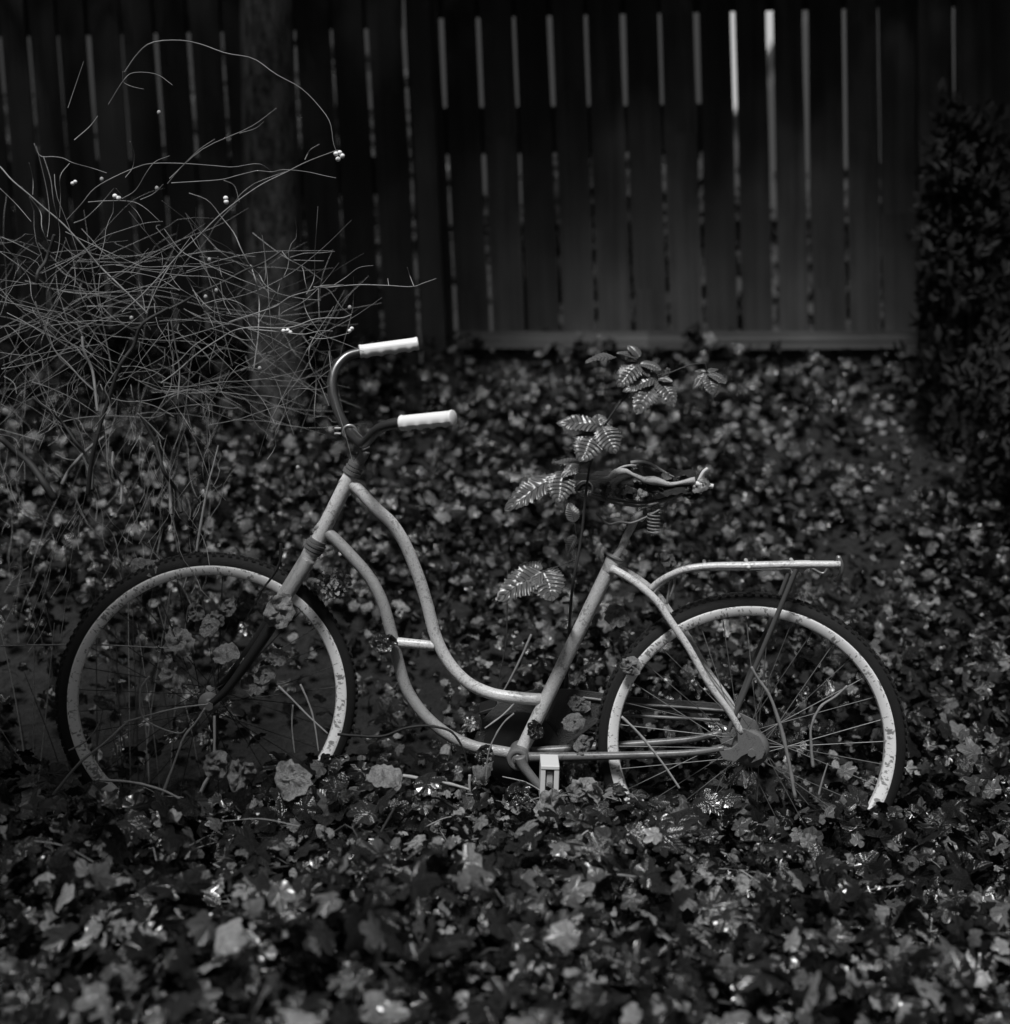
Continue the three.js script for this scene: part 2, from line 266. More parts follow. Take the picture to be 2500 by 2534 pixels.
function crumpled(k) { // dead leaf: ragged outline, folded and creased
  const A = 30, Q = 6, pos = [], uv = [], idx = [], ax = k * 1.3, cu = 1.1 + 0.45 * k;
  for (let q = 0; q <= Q; q++) for (let i = 0; i < A; i++) {
    const a = -Math.PI / 2 + i / A * Math.PI * 2, rag = 0.85 + 0.14 * Math.abs(Math.sin(a * 1.5 + k)) + 0.2 * (hash(i, k, 5) - 0.5), r = 0.46 * q / Q * lerp(1, rag, q / Q);
    let x = Math.cos(a) * r * (0.8 + 0.1 * k), y = Math.sin(a) * r + 0.46;
    const f = 5.5, n1 = Math.abs(fbm(x * f + k * 7, y * f + 3, 0, 201, 3) - 0.5), n2 = fbm(x * 13 + k, y * 13, 0, 207, 2) - 0.5;
    let z = 0.75 * n1 + 0.14 * n2 + 0.22 * Math.abs(x * Math.cos(ax) + (y - 0.46) * Math.sin(ax));
    const u = (x * Math.sin(ax) - (y - 0.46) * Math.cos(ax)), th = u * cu, du = Math.sin(th) / cu - u; x += du * Math.sin(ax); y -= du * Math.cos(ax); z = z * Math.cos(th) - (1 - Math.cos(th)) / cu;
    pos.push(x, y, z); uv.push(0.5 + Math.cos(a) * r, 0.5 + Math.sin(a) * r);
  }
  for (let q = 0; q < Q; q++) for (let i = 0; i < A; i++) { const j = (i + 1) % A, a = q * A; if (q) idx.push(a + i, a + j, a + A + i); idx.push(a + j, a + A + j, a + A + i); }
  const g = new THREE.BufferGeometry(); g.setAttribute('position', new THREE.Float32BufferAttribute(pos, 3)); g.setAttribute('uv', new THREE.Float32BufferAttribute(uv, 2)); g.setIndex(idx); g.computeVertexNormals(); return g;
}
function leafletGeo(ratio, k, veins = 8, deep = 1) { // toothed, corrugated bramble leaflet: unit length along +y, normal +z
  const n = 46, m = 12, pos = [], uv = [], idx = [];
  for (let i = 0; i <= n; i++) for (let j = 0; j <= m; j++) {
    const t = i / n, u = j / m * 2 - 1, au = Math.abs(u);
    const W = ratio * 0.5 * Math.pow(Math.sin(Math.PI * Math.pow(t, 0.8)), 0.62) * (1 + (au > 0.95 ? 0.07 * ((i >> 1) % 2 ? 1 : -1) : 0));
    const ph = (t * 1.08 - au * 0.28 * ratio) * veins;
    const z = deep * (0.085 * ratio * Math.abs(Math.sin(ph * Math.PI)) * Math.min(1, au * 2.2) * Math.sin(Math.PI * t)) + 0.12 * ratio * au - 0.26 * t * t - 0.1 * au * au * ratio + 0.02 * Math.sin(k * 3 + t * 9 + u * 2);
    pos.push(u * W, t - (au * au) * 0.0, z); uv.push(j / m, t);
  }
  for (let i = 0; i < n; i++) for (let j = 0; j < m; j++) { const a = i * (m + 1) + j; idx.push(a, a + 1, a + m + 1, a + 1, a + m + 2, a + m + 1); }
  const g = new THREE.BufferGeometry(); g.setAttribute('position', new THREE.Float32BufferAttribute(pos, 3)); g.setAttribute('uv', new THREE.Float32BufferAttribute(uv, 2)); g.setIndex(idx); g.computeVertexNormals(); return g;
}
function leafQuat(dir, nor) { const y = dir.clone().normalize(), z = nor.clone().addScaledVector(y, -nor.dot(y)).normalize(), x = y.clone().cross(z); return new THREE.Quaternion().setFromRotationMatrix(new THREE.Matrix4().makeBasis(x, y, z)); }
const randQuat = (up, tilt) => { const n = up.clone().add(V(gauss() * tilt, gauss() * tilt * 0.6, gauss() * tilt)).normalize(); const a = rnd() * 6.283; let d = V(Math.cos(a), 0, Math.sin(a)); d.addScaledVector(n, -d.dot(n)); return leafQuat(d, n); };
function scatter(name, geo, m, list, label, category, parent) { // list: [pos, quat, scale, tone]
  const im = new THREE.InstancedMesh(geo, m, list.length), mt = new THREE.Matrix4();
  list.forEach(([p, q, s, c], i) => { im.setMatrixAt(i, mt.compose(p, q, V(s, s, s))); im.setColorAt(i, GR(c)); });
  im.userData.kind = 'stuff';
  if (parent) { im.name = name; parent.add(im); return im; }
  return add(im, name, label, category, null, 'stuff');
}

// ------------------------------------------------------------------ ivy covering the bank
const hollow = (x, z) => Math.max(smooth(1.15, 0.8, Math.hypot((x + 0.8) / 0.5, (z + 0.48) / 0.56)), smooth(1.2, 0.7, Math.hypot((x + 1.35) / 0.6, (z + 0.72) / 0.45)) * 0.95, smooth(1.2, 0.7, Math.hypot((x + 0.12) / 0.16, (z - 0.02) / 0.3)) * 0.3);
{
  const lists = ivyG.map(() => []), dl = dryG.map(() => []);
  const up = (x, z) => V(-(ground(x + 0.1, z) - ground(x - 0.1, z)) * 3, 1, -(ground(x, z + 0.1) - ground(x, z - 0.1)) * 3 + 0.25).normalize();
  for (let n = 0; n < 40000; n++) {
    const z = rr(-3.05, 1.75), half = 0.5 + 0.42 * (3.1 - z); const x = rr(-half, half);
    const ho = hollow(x, z); if (rnd() < 0.75 * ho) continue;
    if (z > 0.9 && rnd() < 0.3) continue;
    const patch = fbm(x * 2.6, z * 2.6, 0, 51, 3), thin = smooth(0.3, 0.5, patch); if (rnd() > 0.14 + 0.6 * thin) continue;
    const H = (z > -0.25 ? 0.16 : 0.13) * (0.5 + patch), h = H * 1.15 * Math.pow(rnd(), 0.8) + 0.01;
    const s = (z > 0.25 ? rr(0.032, 0.075) : rr(0.03, 0.066)) * (0.8 + 0.4 * patch);
    const p = V(x, ground(x, z) + h, z), k = (rnd() * 4) | 0;
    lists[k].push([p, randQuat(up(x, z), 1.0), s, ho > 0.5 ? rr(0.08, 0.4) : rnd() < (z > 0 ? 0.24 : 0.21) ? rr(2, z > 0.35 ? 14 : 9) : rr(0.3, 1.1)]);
  }
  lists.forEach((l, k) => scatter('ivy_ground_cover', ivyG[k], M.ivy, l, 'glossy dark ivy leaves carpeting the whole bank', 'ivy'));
  for (let n = 0; n < 8000; n++) {
    const z = rnd() < 0.5 ? rr(-0.2, 1.5) : rr(-2.6, 1.5), half = 0.5 + 0.42 * (3.1 - z), x = rr(-half, half); if (rnd() < 0.8 * hollow(x, z)) continue;
    const p = V(x, ground(x, z) + rr(0.01, 0.15), z), k = (rnd() * 5) | 0; dl[k].push([p, randQuat(V(0, 1, 0.3), 0.9), rr(0.014, 0.045), rr(0.15, 1.5)]);
  }
  dl.forEach((l, k) => scatter('leaf_litter', dryG[k], M.litter, l, 'curled dead leaves scattered among the ivy', 'leaf litter'));
}

// ------------------------------------------------------------------ bicycle
const bike = thing('bicycle', [0.2, 0.0, -0.03], 'abandoned step-through bicycle with pale worn frame, overgrown with ivy', 'bicycle');
const nrm = V(-0.1094, 0, 0.994);
const off = (p, o) => V(p).addScaledVector(nrm, o);
// frame, every tube a part
const HT = [[-0.3433,0.9019,-0.0972],[-0.4186,0.7555,-0.1055]], BB = [[0.0322,0.2727,-0.0559]][0], ST = [[0.2398,0.7244,-0.033]][0], RH = [[0.5404,0.3144,0]][0], FH = [[-0.6784,0.3821,-0.1341]][0];
part(bike, 'head_tube', tube(HT, 0.0168, 16), M.paint);
part(bike, 'top_tube', tube([[-0.3625,0.897,-0.0993],[-0.3459,0.8841,-0.0975],[-0.3282,0.8701,-0.0956],[-0.2905,0.8302,-0.0914],[-0.2527,0.795,-0.0872],[-0.2257,0.7537,-0.0843],[-0.2046,0.705,-0.082],[-0.1871,0.6574,-0.08],[-0.1743,0.6132,-0.0786],[-0.1661,0.5797,-0.0777],[-0.1556,0.5413,-0.0766],[-0.1367,0.4982,-0.0745],[-0.1082,0.4588,-0.0713],[-0.0761,0.4318,-0.0678],[-0.0297,0.4124,-0.0627],[0.0202,0.4052,-0.0572],[0.0805,0.4021,-0.0506]], 0.0138, 16, 60), M.paint, 'upper curved frame tube');
part(bike, 'down_tube', tube([[-0.4217,0.789,-0.1058],[-0.405,0.7761,-0.104],[-0.3824,0.7584,-0.1015],[-0.3492,0.7242,-0.0979],[-0.3113,0.6816,-0.0937],[-0.2888,0.6459,-0.0912],[-0.2748,0.6148,-0.0897],[-0.262,0.5716,-0.0883],[-0.2516,0.5282,-0.0871],[-0.24,0.4774,-0.0858],[-0.2236,0.4217,-0.084],[-0.1986,0.3796,-0.0813],[-0.1664,0.3437,-0.0777],[-0.1232,0.3119,-0.073],[-0.0693,0.289,-0.0671],[-0.0048,0.2788,-0.06],[0.0298,0.2738,-0.0562]], 0.0135, 16, 60), M.grime, 'lower curved frame tube');
part(bike, 'cross_brace', tube([[-0.248,0.5258,-0.0867],[-0.1581,0.5182,-0.0768]], 0.0112, 12), M.paint);
part(bike, 'seat_tube', tube([BB, ST], 0.0158, 16), M.paint);
part(bike, 'seat_lug', tube([[0.2285,0.6948,-0.0343],[0.2421,0.7292,-0.0328]], [0.0175, 0.0178], 16), M.paint);
for (const s of [1, -1]) {
  part(bike, 'seat_stay', tube([...[[0.2342,0.7043,-0.0337],[0.2644,0.6895,-0.0303],[0.2957,0.67,-0.0269],[0.3353,0.6354,-0.0225],[0.3634,0.5958,-0.0194],[0.3997,0.5445,-0.0154],[0.447,0.4636,-0.0102],[0.4952,0.3969,-0.0049],[0.5178,0.3568,-0.0024]]].map((p, i) => off(p, s * lerp(0.016, 0.062, Math.min(1, i / 6)))), t => lerp(0.0095, 0.0075, t), 10, 36), M.paint);
  part(bike, 'chain_stay', tube([...[[0.0465,0.2744,-0.0543],[0.1271,0.2806,-0.0454],[0.1979,0.2866,-0.0377],[0.2998,0.2947,-0.0264],[0.4183,0.3069,-0.0134],[0.4816,0.3209,-0.0064]]].map((p, i) => off(p, s * lerp(0.02, 0.062, i / 5))), t => lerp(0.0115, 0.007, t), 10, 24), M.paintDark);
  const d = [...[[0.5108,0.3638,-0.0032],[0.5245,0.3654,-0.0017],[0.5546,0.3508,0.0016],[0.5701,0.3225,0.0033],[0.5625,0.303,0.0025],[0.542,0.2928,0.0002],[0.5498,0.3074,0.0011],[0.5336,0.3141,-0.0007],[0.5188,0.3065,-0.0023],[0.5063,0.294,-0.0037],[0.4809,0.298,-0.0065],[0.4713,0.317,-0.0076],[0.4978,0.3214,-0.0046],[0.5113,0.3339,-0.0032]]];
  const g = ext(d.map(p => [p[0] - RH[0], p[1] - RH[1]]), 0.005, 0.001); g.rotateY(Math.atan2(nrm.x, nrm.z)); g.translate(...off(RH, s * 0.064).toArray()); part(bike, 'dropout', g, M.rusty);
}
{ // bottom bracket, crank, pedals, chainring, chain guard
  const ax = nrm.clone(), q = onAxis([0, 0, 0], ax.toArray());
  const sh = place(lathe([[0, -0.036], [0.022, -0.036], [0.026, -0.033], [0.026, 0.033], [0.022, 0.036], [0.0225, 0.038], [0.016, 0.039], [0.015, 0.036], [0.009, 0.037], [0.008, 0.046], [0, 0.046]], 28), BB, q);
  part(bike, 'bottom_bracket', sh, M.paintDark);
  const cr = [[0.0328,0.2853,-0.0005],[0.0387,0.2675,0.0002],[0.0586,0.2404,0.0023],[0.0903,0.204,0.0058]], cr2 = [[0.0304,0.2561,-0.1165],[0.0206,0.2758,-0.1175],[-0.0036,0.3037,-0.1202],[-0.0279,0.3316,-0.1229]];
  const arm = part(bike, 'crank_arm', tube(cr, t => lerp(0.0125, 0.0095, t), 10, 14), M.rusty); part(bike, 'crank_arm', tube(cr2, t => lerp(0.0125, 0.0095, t), 10, 14), M.rusty);
  const pd = (c, name, ang, pm) => { const p = new THREE.Group(); p.name = name; p.position.copy(V(c).sub(bike.position)); p.rotation.set(0, 0, ang); bike.add(p);
    const pc = (nm, g, m) => { const o = new THREE.Mesh(g, m); o.name = nm; p.add(o); };
    pc('spindle', new THREE.CylinderGeometry(0.005, 0.005, 0.1, 10).rotateX(Math.PI / 2), M.rusty);
    for (const x of [-1, 1]) pc('tread_block', new RoundedBoxGeometry(0.011, 0.07, 0.085, 2, 0.002).translate(x * 0.0145, 0, 0), pm);
    for (const y of [-1, 1]) pc('end_plate', new RoundedBoxGeometry(0.04, 0.009, 0.088, 2, 0.002).translate(0, y * 0.038, 0), pm);
    pc('core', new RoundedBoxGeometry(0.014, 0.055, 0.07, 2, 0.003), M.torn);
  };
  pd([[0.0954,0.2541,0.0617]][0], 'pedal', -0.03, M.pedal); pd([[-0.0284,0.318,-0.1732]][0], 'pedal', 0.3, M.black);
  const ring = new THREE.Shape(); ring.absarc(0, 0, 0.088, 0, 6.283, false); for (let k = 0; k < 5; k++) { const h = new THREE.Path(); h.absarc(Math.cos(k * 1.257) * 0.052, Math.sin(k * 1.257) * 0.052, 0.021, 0, 6.283, true); ring.holes.push(h); }
  const rg = new THREE.ExtrudeGeometry(ring, { depth: 0.003, bevelEnabled: false, curveSegments: 40 }); rg.rotateY(Math.atan2(nrm.x, nrm.z)).translate(...off(BB, -0.047).toArray()); part(bike, 'chainring', rg, M.black);
  // chain guard: a hockey-stick plate outside the chain on the far side
  const g0 = [[0.2263,0.4037,-0.0345],[0.2789,0.398,-0.0287],[0.3835,0.3937,-0.0172],[0.4851,0.3882,-0.006],[0.4968,0.3754,-0.0048],[0.4763,0.3652,-0.007],[0.2792,0.3702,-0.0287],[0.2092,0.3428,-0.0364],[0.1624,0.3049,-0.0416],[0.1106,0.2691,-0.0473],[0.0799,0.2191,-0.0506],[0.0203,0.1899,-0.0572],[-0.0395,0.215,-0.0638],[-0.0694,0.2694,-0.0671],[-0.0573,0.3372,-0.0657],[-0.0095,0.3874,-0.0605],[0.0675,0.4114,-0.052],[0.15,0.4124,-0.0429]];
  const gg = ext(g0.map(p => [p[0] - BB[0], p[1] - BB[1]]), 0.003, 0.001); gg.rotateY(Math.atan2(nrm.x, nrm.z)).translate(...off(BB, -0.06).toArray()); part(bike, 'chain_guard', gg, M.guard);
  part(bike, 'guard_bead', tube([...[[0.1766,0.3956,-0.0953],[0.2814,0.3838,-0.0838],[0.3902,0.3796,-0.0718],[0.4924,0.374,-0.0606]]], 0.0035, 8), M.paintDark); part(bike, 'guard_bead', tube([...[[0.2365,0.3568,-0.0887],[0.2817,0.3569,-0.0838],[0.3905,0.3539,-0.0718],[0.4822,0.3517,-0.0617]]], 0.004, 8), M.paintDark);
  // coaster-brake shell beside the hub
  const bowl = place(lathe([[0.012, 0.03], [0.03, 0.026], [0.04, 0.01], [0.041, -0.005], [0.036, -0.012]], 28), off(RH, 0.03).toArray(), q); part(bike, 'brake_drum', bowl, M.rusty);
}
// wheels
function wheel(center, q, label, rimMat, spokeMat) {
  const w = new THREE.Group(); w.name = 'wheel'; w.userData.label = label; w.position.copy(V(center).sub(bike.position)); w.quaternion.copy(q); bike.add(w);
  const put = (n, g, m) => { const o = new THREE.Mesh(g, m); o.name = n; w.add(o); return o; };
  const R = 0.3115, prof = []; // tyre section, r and axial
  for (let k = 0; k <= 18; k++) { const a = -2.2 + k / 18 * 4.4; prof.push([R + 0.0055 + 0.0205 * Math.cos(a) * (Math.abs(a) < 0.6 ? 0.97 : 1), 0.0195 * Math.sin(a)]); }
  const tyre = put('tyre', lathe(prof, 120).rotateX(Math.PI / 2), M.rubber);
  const kn = []; for (let k = 0; k < 118; k++) for (const [o, s, dr] of [[0, 0.0085, 0.0008], [-0.0095, 0.0075, -0.0014], [0.0095, 0.0075, -0.0014]]) { const b = new THREE.BoxGeometry(0.0044, s, 0.0095); b.translate(R + 0.0262 + dr, 0, o).rotateZ((k + (o ? 0.5 : 0)) / 118 * Math.PI * 2); kn.push(b); }
  const tr = new THREE.Mesh(mergeGeometries(kn), M.rubber); tr.name = 'tread'; tr.userData.kind = 'stuff'; w.add(tr);
  put('rim', lathe([[R - 0.022, 0.008], [R - 0.0225, 0.0], [R - 0.022, -0.008], [R - 0.019, -0.0165], [R - 0.004, -0.0185], [R + 0.001, -0.019], [R + 0.0015, -0.0165], [R - 0.006, -0.013], [R - 0.009, 0], [R - 0.006, 0.013], [R + 0.0015, 0.0165], [R + 0.001, 0.019], [R - 0.004, 0.0185], [R - 0.019, 0.0165], [R - 0.022, 0.008]], 160).rotateX(Math.PI / 2), rimMat);
  put('hub', lathe([[0, -0.062], [0.005, -0.062], [0.005, -0.04], [0.012, -0.038], [0.024, -0.034], [0.025, -0.031], [0.014, -0.028], [0.012, 0], [0.014, 0.028], [0.025, 0.031], [0.024, 0.034], [0.012, 0.038], [0.005, 0.04], [0.005, 0.062], [0, 0.062]], 24).rotateX(Math.PI / 2), M.rusty);
  put('axle_nut', new THREE.CylinderGeometry(0.0095, 0.0095, 0.009, 6).rotateX(Math.PI / 2).translate(0, 0, 0.068), M.rusty);
  const sp = new THREE.CylinderGeometry(0.00105, 0.00105, 1, 5); // one spoke shape, 36 spokes laced in pairs
  for (let k = 0; k < 36; k++) {
    const side = k % 2 ? 1 : -1, cross = (k >> 1) % 2 ? 1 : -1, ar = k / 36 * Math.PI * 2 + 0.05, ah = ar + cross * 0.95;
    const a = V(Math.cos(ah) * 0.022, Math.sin(ah) * 0.022, side * 0.031), b = V(Math.cos(ar) * (R - 0.018), Math.sin(ar) * (R - 0.018), side * 0.002);
    const o = new THREE.Mesh(sp, spokeMat); o.name = 'spoke'; o.position.copy(a).add(b).multiplyScalar(0.5); o.quaternion.copy(onAxis(a.toArray(), b.toArray())); o.scale.set(1, a.distanceTo(b), 1); w.add(o);
  }
  put('valve', tube([[-0.29 * 0.5, -0.29 * 0.866, 0], [-0.262 * 0.5, -0.262 * 0.866, 0]], 0.003, 8), M.steel);
  return w;
}
// rims: the same pale enamel all round, with fine rust pits
const rimTex = dataTex(2048, 128, (u, v) => { const a = fbm(u * 512, v * 32, 512, 7, 3), b = fbm(u * 128, v * 10, 128, 17, 3), t = smooth(0.57, 0.66, 0.55 * a + 0.45 * b); return lerp(0.86, 0.08 + 0.26 * a, t); });
const rimMatl = mat(1, 0.4, { map: rimTex });
const yaw = a => new THREE.Quaternion().setFromAxisAngle(V(0, 1, 0), a);
const bikeYaw = Math.atan2(nrm.x, nrm.z), STEER = 11 * Math.PI / 180;
const wr = wheel(RH, yaw(bikeYaw), 'rear wheel with pale pitted rim, standing clear of the ivy', rimMatl, M.spoke);
const wf = wheel(FH, yaw(STEER), 'front wheel with grimy pale rim, half sunk in twigs and ivy', rimMatl, M.black);
{ // fork
  const fl = V(0, 0, 1).applyQuaternion(yaw(STEER));
  const cp = [[-0.4347,0.7288,-0.1073]][0], cb = [[-0.4521,0.6972,-0.1092]][0];
  part(bike, 'steerer', tube([HT[1], cp], 0.0135, 14), M.grime);
  part(bike, 'fork_crown', tube([cp, cb], [0.019, 0.017], 14), M.grime);
  for (const s of [1, -1]) { part(bike, 'fork_blade', tube([...[[-0.4422,0.7142,-0.1081],[-0.4621,0.6825,-0.1103],[-0.5022,0.6175,-0.1147],[-0.5187,0.5819,-0.1165]]].map((p, i) => V(p).addScaledVector(fl, s * lerp(0.024, 0.038, i / 3))), t => lerp(0.0155, 0.0135, t), 12, 18), M.grime); part(bike, 'fork_tip', tube([...[[-0.5187,0.5819,-0.1165],[-0.5477,0.5385,-0.1197],[-0.5959,0.4697,-0.125],[-0.6392,0.4142,-0.1298],[-0.6759,0.3822,-0.1338]]].map((p, i) => V(p).addScaledVector(fl, s * lerp(0.038, 0.052, i / 4))), t => lerp(0.0134, 0.008, t), 12, 24), M.black, 'rust-blackened lower fork'); };
  const axq = onAxis(HT[1], HT[0]);
  const rings = (p, list, nm) => list.forEach(([o, r, h]) => { const c = V(p).add(V(0, o, 0).applyQuaternion(axq)); part(bike, nm, place(new THREE.CylinderGeometry(r, r * 0.96, h, 24), c.toArray(), axq), M.rusty); });
  rings(HT[0], [[0.006, 0.0215, 0.009], [0.016, 0.02, 0.007], [0.026, 0.0185, 0.009]], 'headset_ring');
  rings(HT[1], [[-0.004, 0.0205, 0.008], [-0.013, 0.0235, 0.007], [-0.023, 0.0225, 0.007], [-0.032, 0.0205, 0.006]], 'headset_ring');
  // stem and bar
  const st = [[-0.3409,0.9055,-0.0969],[-0.319,0.9376,-0.0945],[-0.3093,0.9566,-0.0935],[-0.3174,0.9706,-0.0944],[-0.3445,0.9975,-0.0973]];
  part(bike, 'handlebar_stem', tube([st[0], st[1], st[2]], 0.0112, 12), M.rusty); part(bike, 'stem_extension', tube([st[2], st[3], st[4]], [0.0125, 0.0125], 12), M.rusty);
  const hb = new THREE.Group(); hb.name = 'handlebar'; hb.userData.label = 'swept-back handlebar, twisted to one side'; bike.add(hb);
  part(hb, 'bar_tube', tube([...[[-0.3351,1.1734,-0.3237],[-0.3715,1.1623,-0.3116],[-0.396,1.1353,-0.2942],[-0.4024,1.0968,-0.2597],[-0.3865,1.0515,-0.2026],[-0.3636,1.0148,-0.1447],[-0.3445,0.9975,-0.0973],[-0.3205,0.9823,-0.0444],[-0.3027,0.9803,0.0079],[-0.2856,0.9948,0.055],[-0.2642,1.0151,0.0926],[-0.2387,1.0266,0.1205],[-0.2076,1.0333,0.1411]]], 0.0112, 14, 70), M.chrome);
  const gripG = (a, b, scal) => { const A = V(a), B = V(b), L = A.distanceTo(B), prof = [[0, 0], [0.0155, 0], [0.0165, 0.003]]; const n = 30; for (let k = 1; k < n; k++) prof.push([0.0152, 0.003 + (L - 0.008) * k / n]); prof.push([0.0165, L - 0.004], [0.0155, L], [0, L]);
    const g = lathe(prof, 24), p = g.attributes.position, q = onAxis(a, b), dn = V(0, -1, 0).applyQuaternion(q.clone().invert());
    if (scal) for (let i = 0; i < p.count; i++) { const y = p.getY(i), v = V(p.getX(i), 0, p.getZ(i)), d = v.clone().normalize().dot(V(dn.x, 0, dn.z).normalize()); const k = 1 + 0.22 * Math.max(0, d) * Math.max(0, -Math.cos(y / L * 8.4 * Math.PI)) ; p.setX(i, v.x * k); p.setZ(i, v.z * k); }
    g.computeVertexNormals(); return place(g, a, q); };
  const g1 = [[-0.344,1.1733,-0.3247],[-0.2063,1.1919,-0.3457]], g2 = [[-0.2133,1.031,0.1384],[-0.1036,1.0447,0.1928]];
  part(hb, 'grip', gripG(g1[0], g1[1], true), M.grip, 'white grip with finger ridges'); part(hb, 'grip', gripG(g2[0], g2[1], true), M.grip, 'white grip on the lower bar end');
  const cl = V(st[4]), cq = onAxis([0, 0, 0], [0.1, -0.1, 0.99]);
  part(bike, 'stem_clamp', place(new THREE.TorusGeometry(0.0148, 0.0035, 10, 28).rotateX(Math.PI / 2), cl.toArray(), cq), M.steel);
  for (const y of [-1, 1]) part(bike, 'clamp_tab', place(new RoundedBoxGeometry(0.016, 0.005, 0.022, 2, 0.0015), [[-0.3706,0.9997,-0.1002]][0].map((v, i) => v + (i === 1 ? y * 0.0058 : 0))), M.steel);
  part(bike, 'clamp_bolt', place(new THREE.CylinderGeometry(0.003, 0.003, 0.022, 8), [[-0.3718,0.9997,-0.1004]][0]), M.steel);
}
{ // seatpost, saddle
  part(bike, 'seatpost', tube([[0.2375,0.7197,-0.0333],[0.2546,0.7446,-0.0314],[0.267,0.7753,-0.0301],[0.2771,0.7942,-0.0289],[0.2872,0.8154,-0.0278],[0.3043,0.8273,-0.0259],[0.3271,0.8322,-0.0234]], 0.0085, 12, 24), M.torn);
  part(bike, 'seat_clamp', place(new THREE.TorusGeometry(0.0185, 0.0035, 8, 24).rotateX(Math.PI / 2), [[0.2409,0.7268,-0.0329]][0], onAxis(BB, ST)), M.rusty); part(bike, 'clamp_bolt', place(new THREE.CylinderGeometry(0.006, 0.006, 0.03, 10).rotateX(Math.PI / 2), [[0.2616,0.7401,-0.0306]][0]), M.rusty);
  const sd = new THREE.Group(); sd.name = 'saddle'; sd.userData.label = 'rotten saddle with torn cover and bare springs'; bike.add(sd);
  const n0 = V([[0.152,0.8989,-0.0427]][0]), n1 = V([[0.4127,0.8993,-0.014]][0]), L = n0.distanceTo(n1), along = n1.clone().sub(n0).normalize();
  const NU = 26, NV = 18, pos = [], uv = [], idx = [];
  for (let i = 0; i <= NU; i++) for (let j = 0; j <= NV; j++) {
    const t = i / NU, v = j / NV * 2 - 1, W = lerp(0.018, 0.056, smooth(0.22, 0.85, t)) * (t > 0.92 ? Math.sqrt(Math.max(0.02, 1 - ((t - 0.92) / 0.085) ** 2)) : 1) * (t < 0.06 ? Math.sqrt(0.15 + 0.85 * t / 0.06) : 1);
    const a = v * 1.35; const x = Math.sin(a) * W, drop = (1 - Math.cos(a)) * lerp(0.034, 0.06, t);
    const prof = 0.006 * Math.sin(t * 9) + 0.013 * smooth(0.3, 0.4, t) * (1 - smooth(0.55, 0.75, t)) - 0.01 * smooth(0.3, 0.1, t) + 0.011 * (fbm(t * 16, v * 7, 0, 3, 3) - 0.5) * 2;
    const p = n0.clone().addScaledVector(along, t * L).addScaledVector(nrm, x).add(V(0, 0.012 + prof - drop, 0)); pos.push(p.x, p.y, p.z); uv.push(t * L, v * 0.1);
  }
  for (let i = 0; i < NU; i++) for (let j = 0; j < NV; j++) { const a = i * (NV + 1) + j; idx.push(a, a + 1, a + NV + 1, a + 1, a + NV + 2, a + NV + 1); }
  const sg = new THREE.BufferGeometry(); sg.setAttribute('position', new THREE.Float32BufferAttribute(pos, 3)); sg.setAttribute('uv', new THREE.Float32BufferAttribute(uv, 2)); sg.setIndex(idx); sg.computeVertexNormals();
  part(sd, 'saddle_cover', sg, Object.assign(M.leather.clone(), { side: THREE.DoubleSide }));
  const strip = (pts, r, nm, m) => part(sd, nm, tube(pts, r, 8, 30, { bump: (l, a) => 0.5 * (fbm(l * 90, a, 0, 4, 2) - 0.5) }), m);
  strip([[0.1518,0.9071,0.0076],[0.179,0.9085,0.0106],[0.2017,0.9053,0.0131],[0.2243,0.9067,0.0156],[0.2377,0.916,0.017],[0.258,0.9196,0.0193],[0.2749,0.913,0.0211],[0.2975,0.9029,0.0236],[0.3256,0.8998,0.0267],[0.3504,0.8932,0.0294],[0.3816,0.8981,0.0329],[0.4061,0.9029,0.0356]], t => 0.0065 + 0.0022 * Math.sin(t * 20), 'torn_edge', M.torn);
  strip([[0.2362,0.9208,0.0068],[0.2564,0.9301,0.009],[0.2756,0.9326,0.0111],[0.2948,0.9282,0.0133]], 0.0028, 'torn_flap', M.torn); strip([[0.2708,0.9374,0.0005],[0.2911,0.9399,0.0028],[0.3069,0.9378,0.0045],[0.3274,0.9276,0.0068],[0.3478,0.9153,0.009],[0.3637,0.9074,0.0108]], t => 0.0045 - 0.003 * t, 'torn_flap', M.torn);
  strip([[0.2853,0.9354,0.0172],[0.2921,0.9241,0.018],[0.2968,0.9116,0.0185]], 0.005, 'torn_flap', M.leather);
  for (let k = 0; k < 18; k++) { const m = new THREE.Mesh(dryG[k % 5], k % 3 === 0 ? M.leather : k % 3 === 1 ? M.dull : M.rusty); m.name = 'torn_scrap'; const q = n0.clone().addScaledVector(along, L * (0.28 + 0.042 * k)).addScaledVector(nrm, 0.03 + 0.025 * hash(k, 2)).add(V(0, 0.03 * hash(k, 5) - 0.028, 0)).sub(bike.position); m.position.copy(q); m.quaternion.copy(randQuat(V(0, 0.8, 0.5), 0.8)); m.scale.setScalar(0.022 + 0.03 * hash(k, 9)); sd.add(m); }
  const bk = [[0.406,0.8971,0.0456],[0.4428,0.8907,0.0497]]; part(sd, 'frame_stub', tube(bk, 0.0055, 8), M.pedal); part(sd, 'frame_stub', tube([[0.4155,0.8988,0.0165],[0.4264,0.9195,0.0177],[0.4352,0.9264,0.0187]], 0.004, 8), M.pedal);
  part(sd, 'nose_loop', place(new THREE.TorusGeometry(0.0175, 0.0022, 8, 28), [[0.1729,0.8778,-0.0203]][0]), M.rusty);
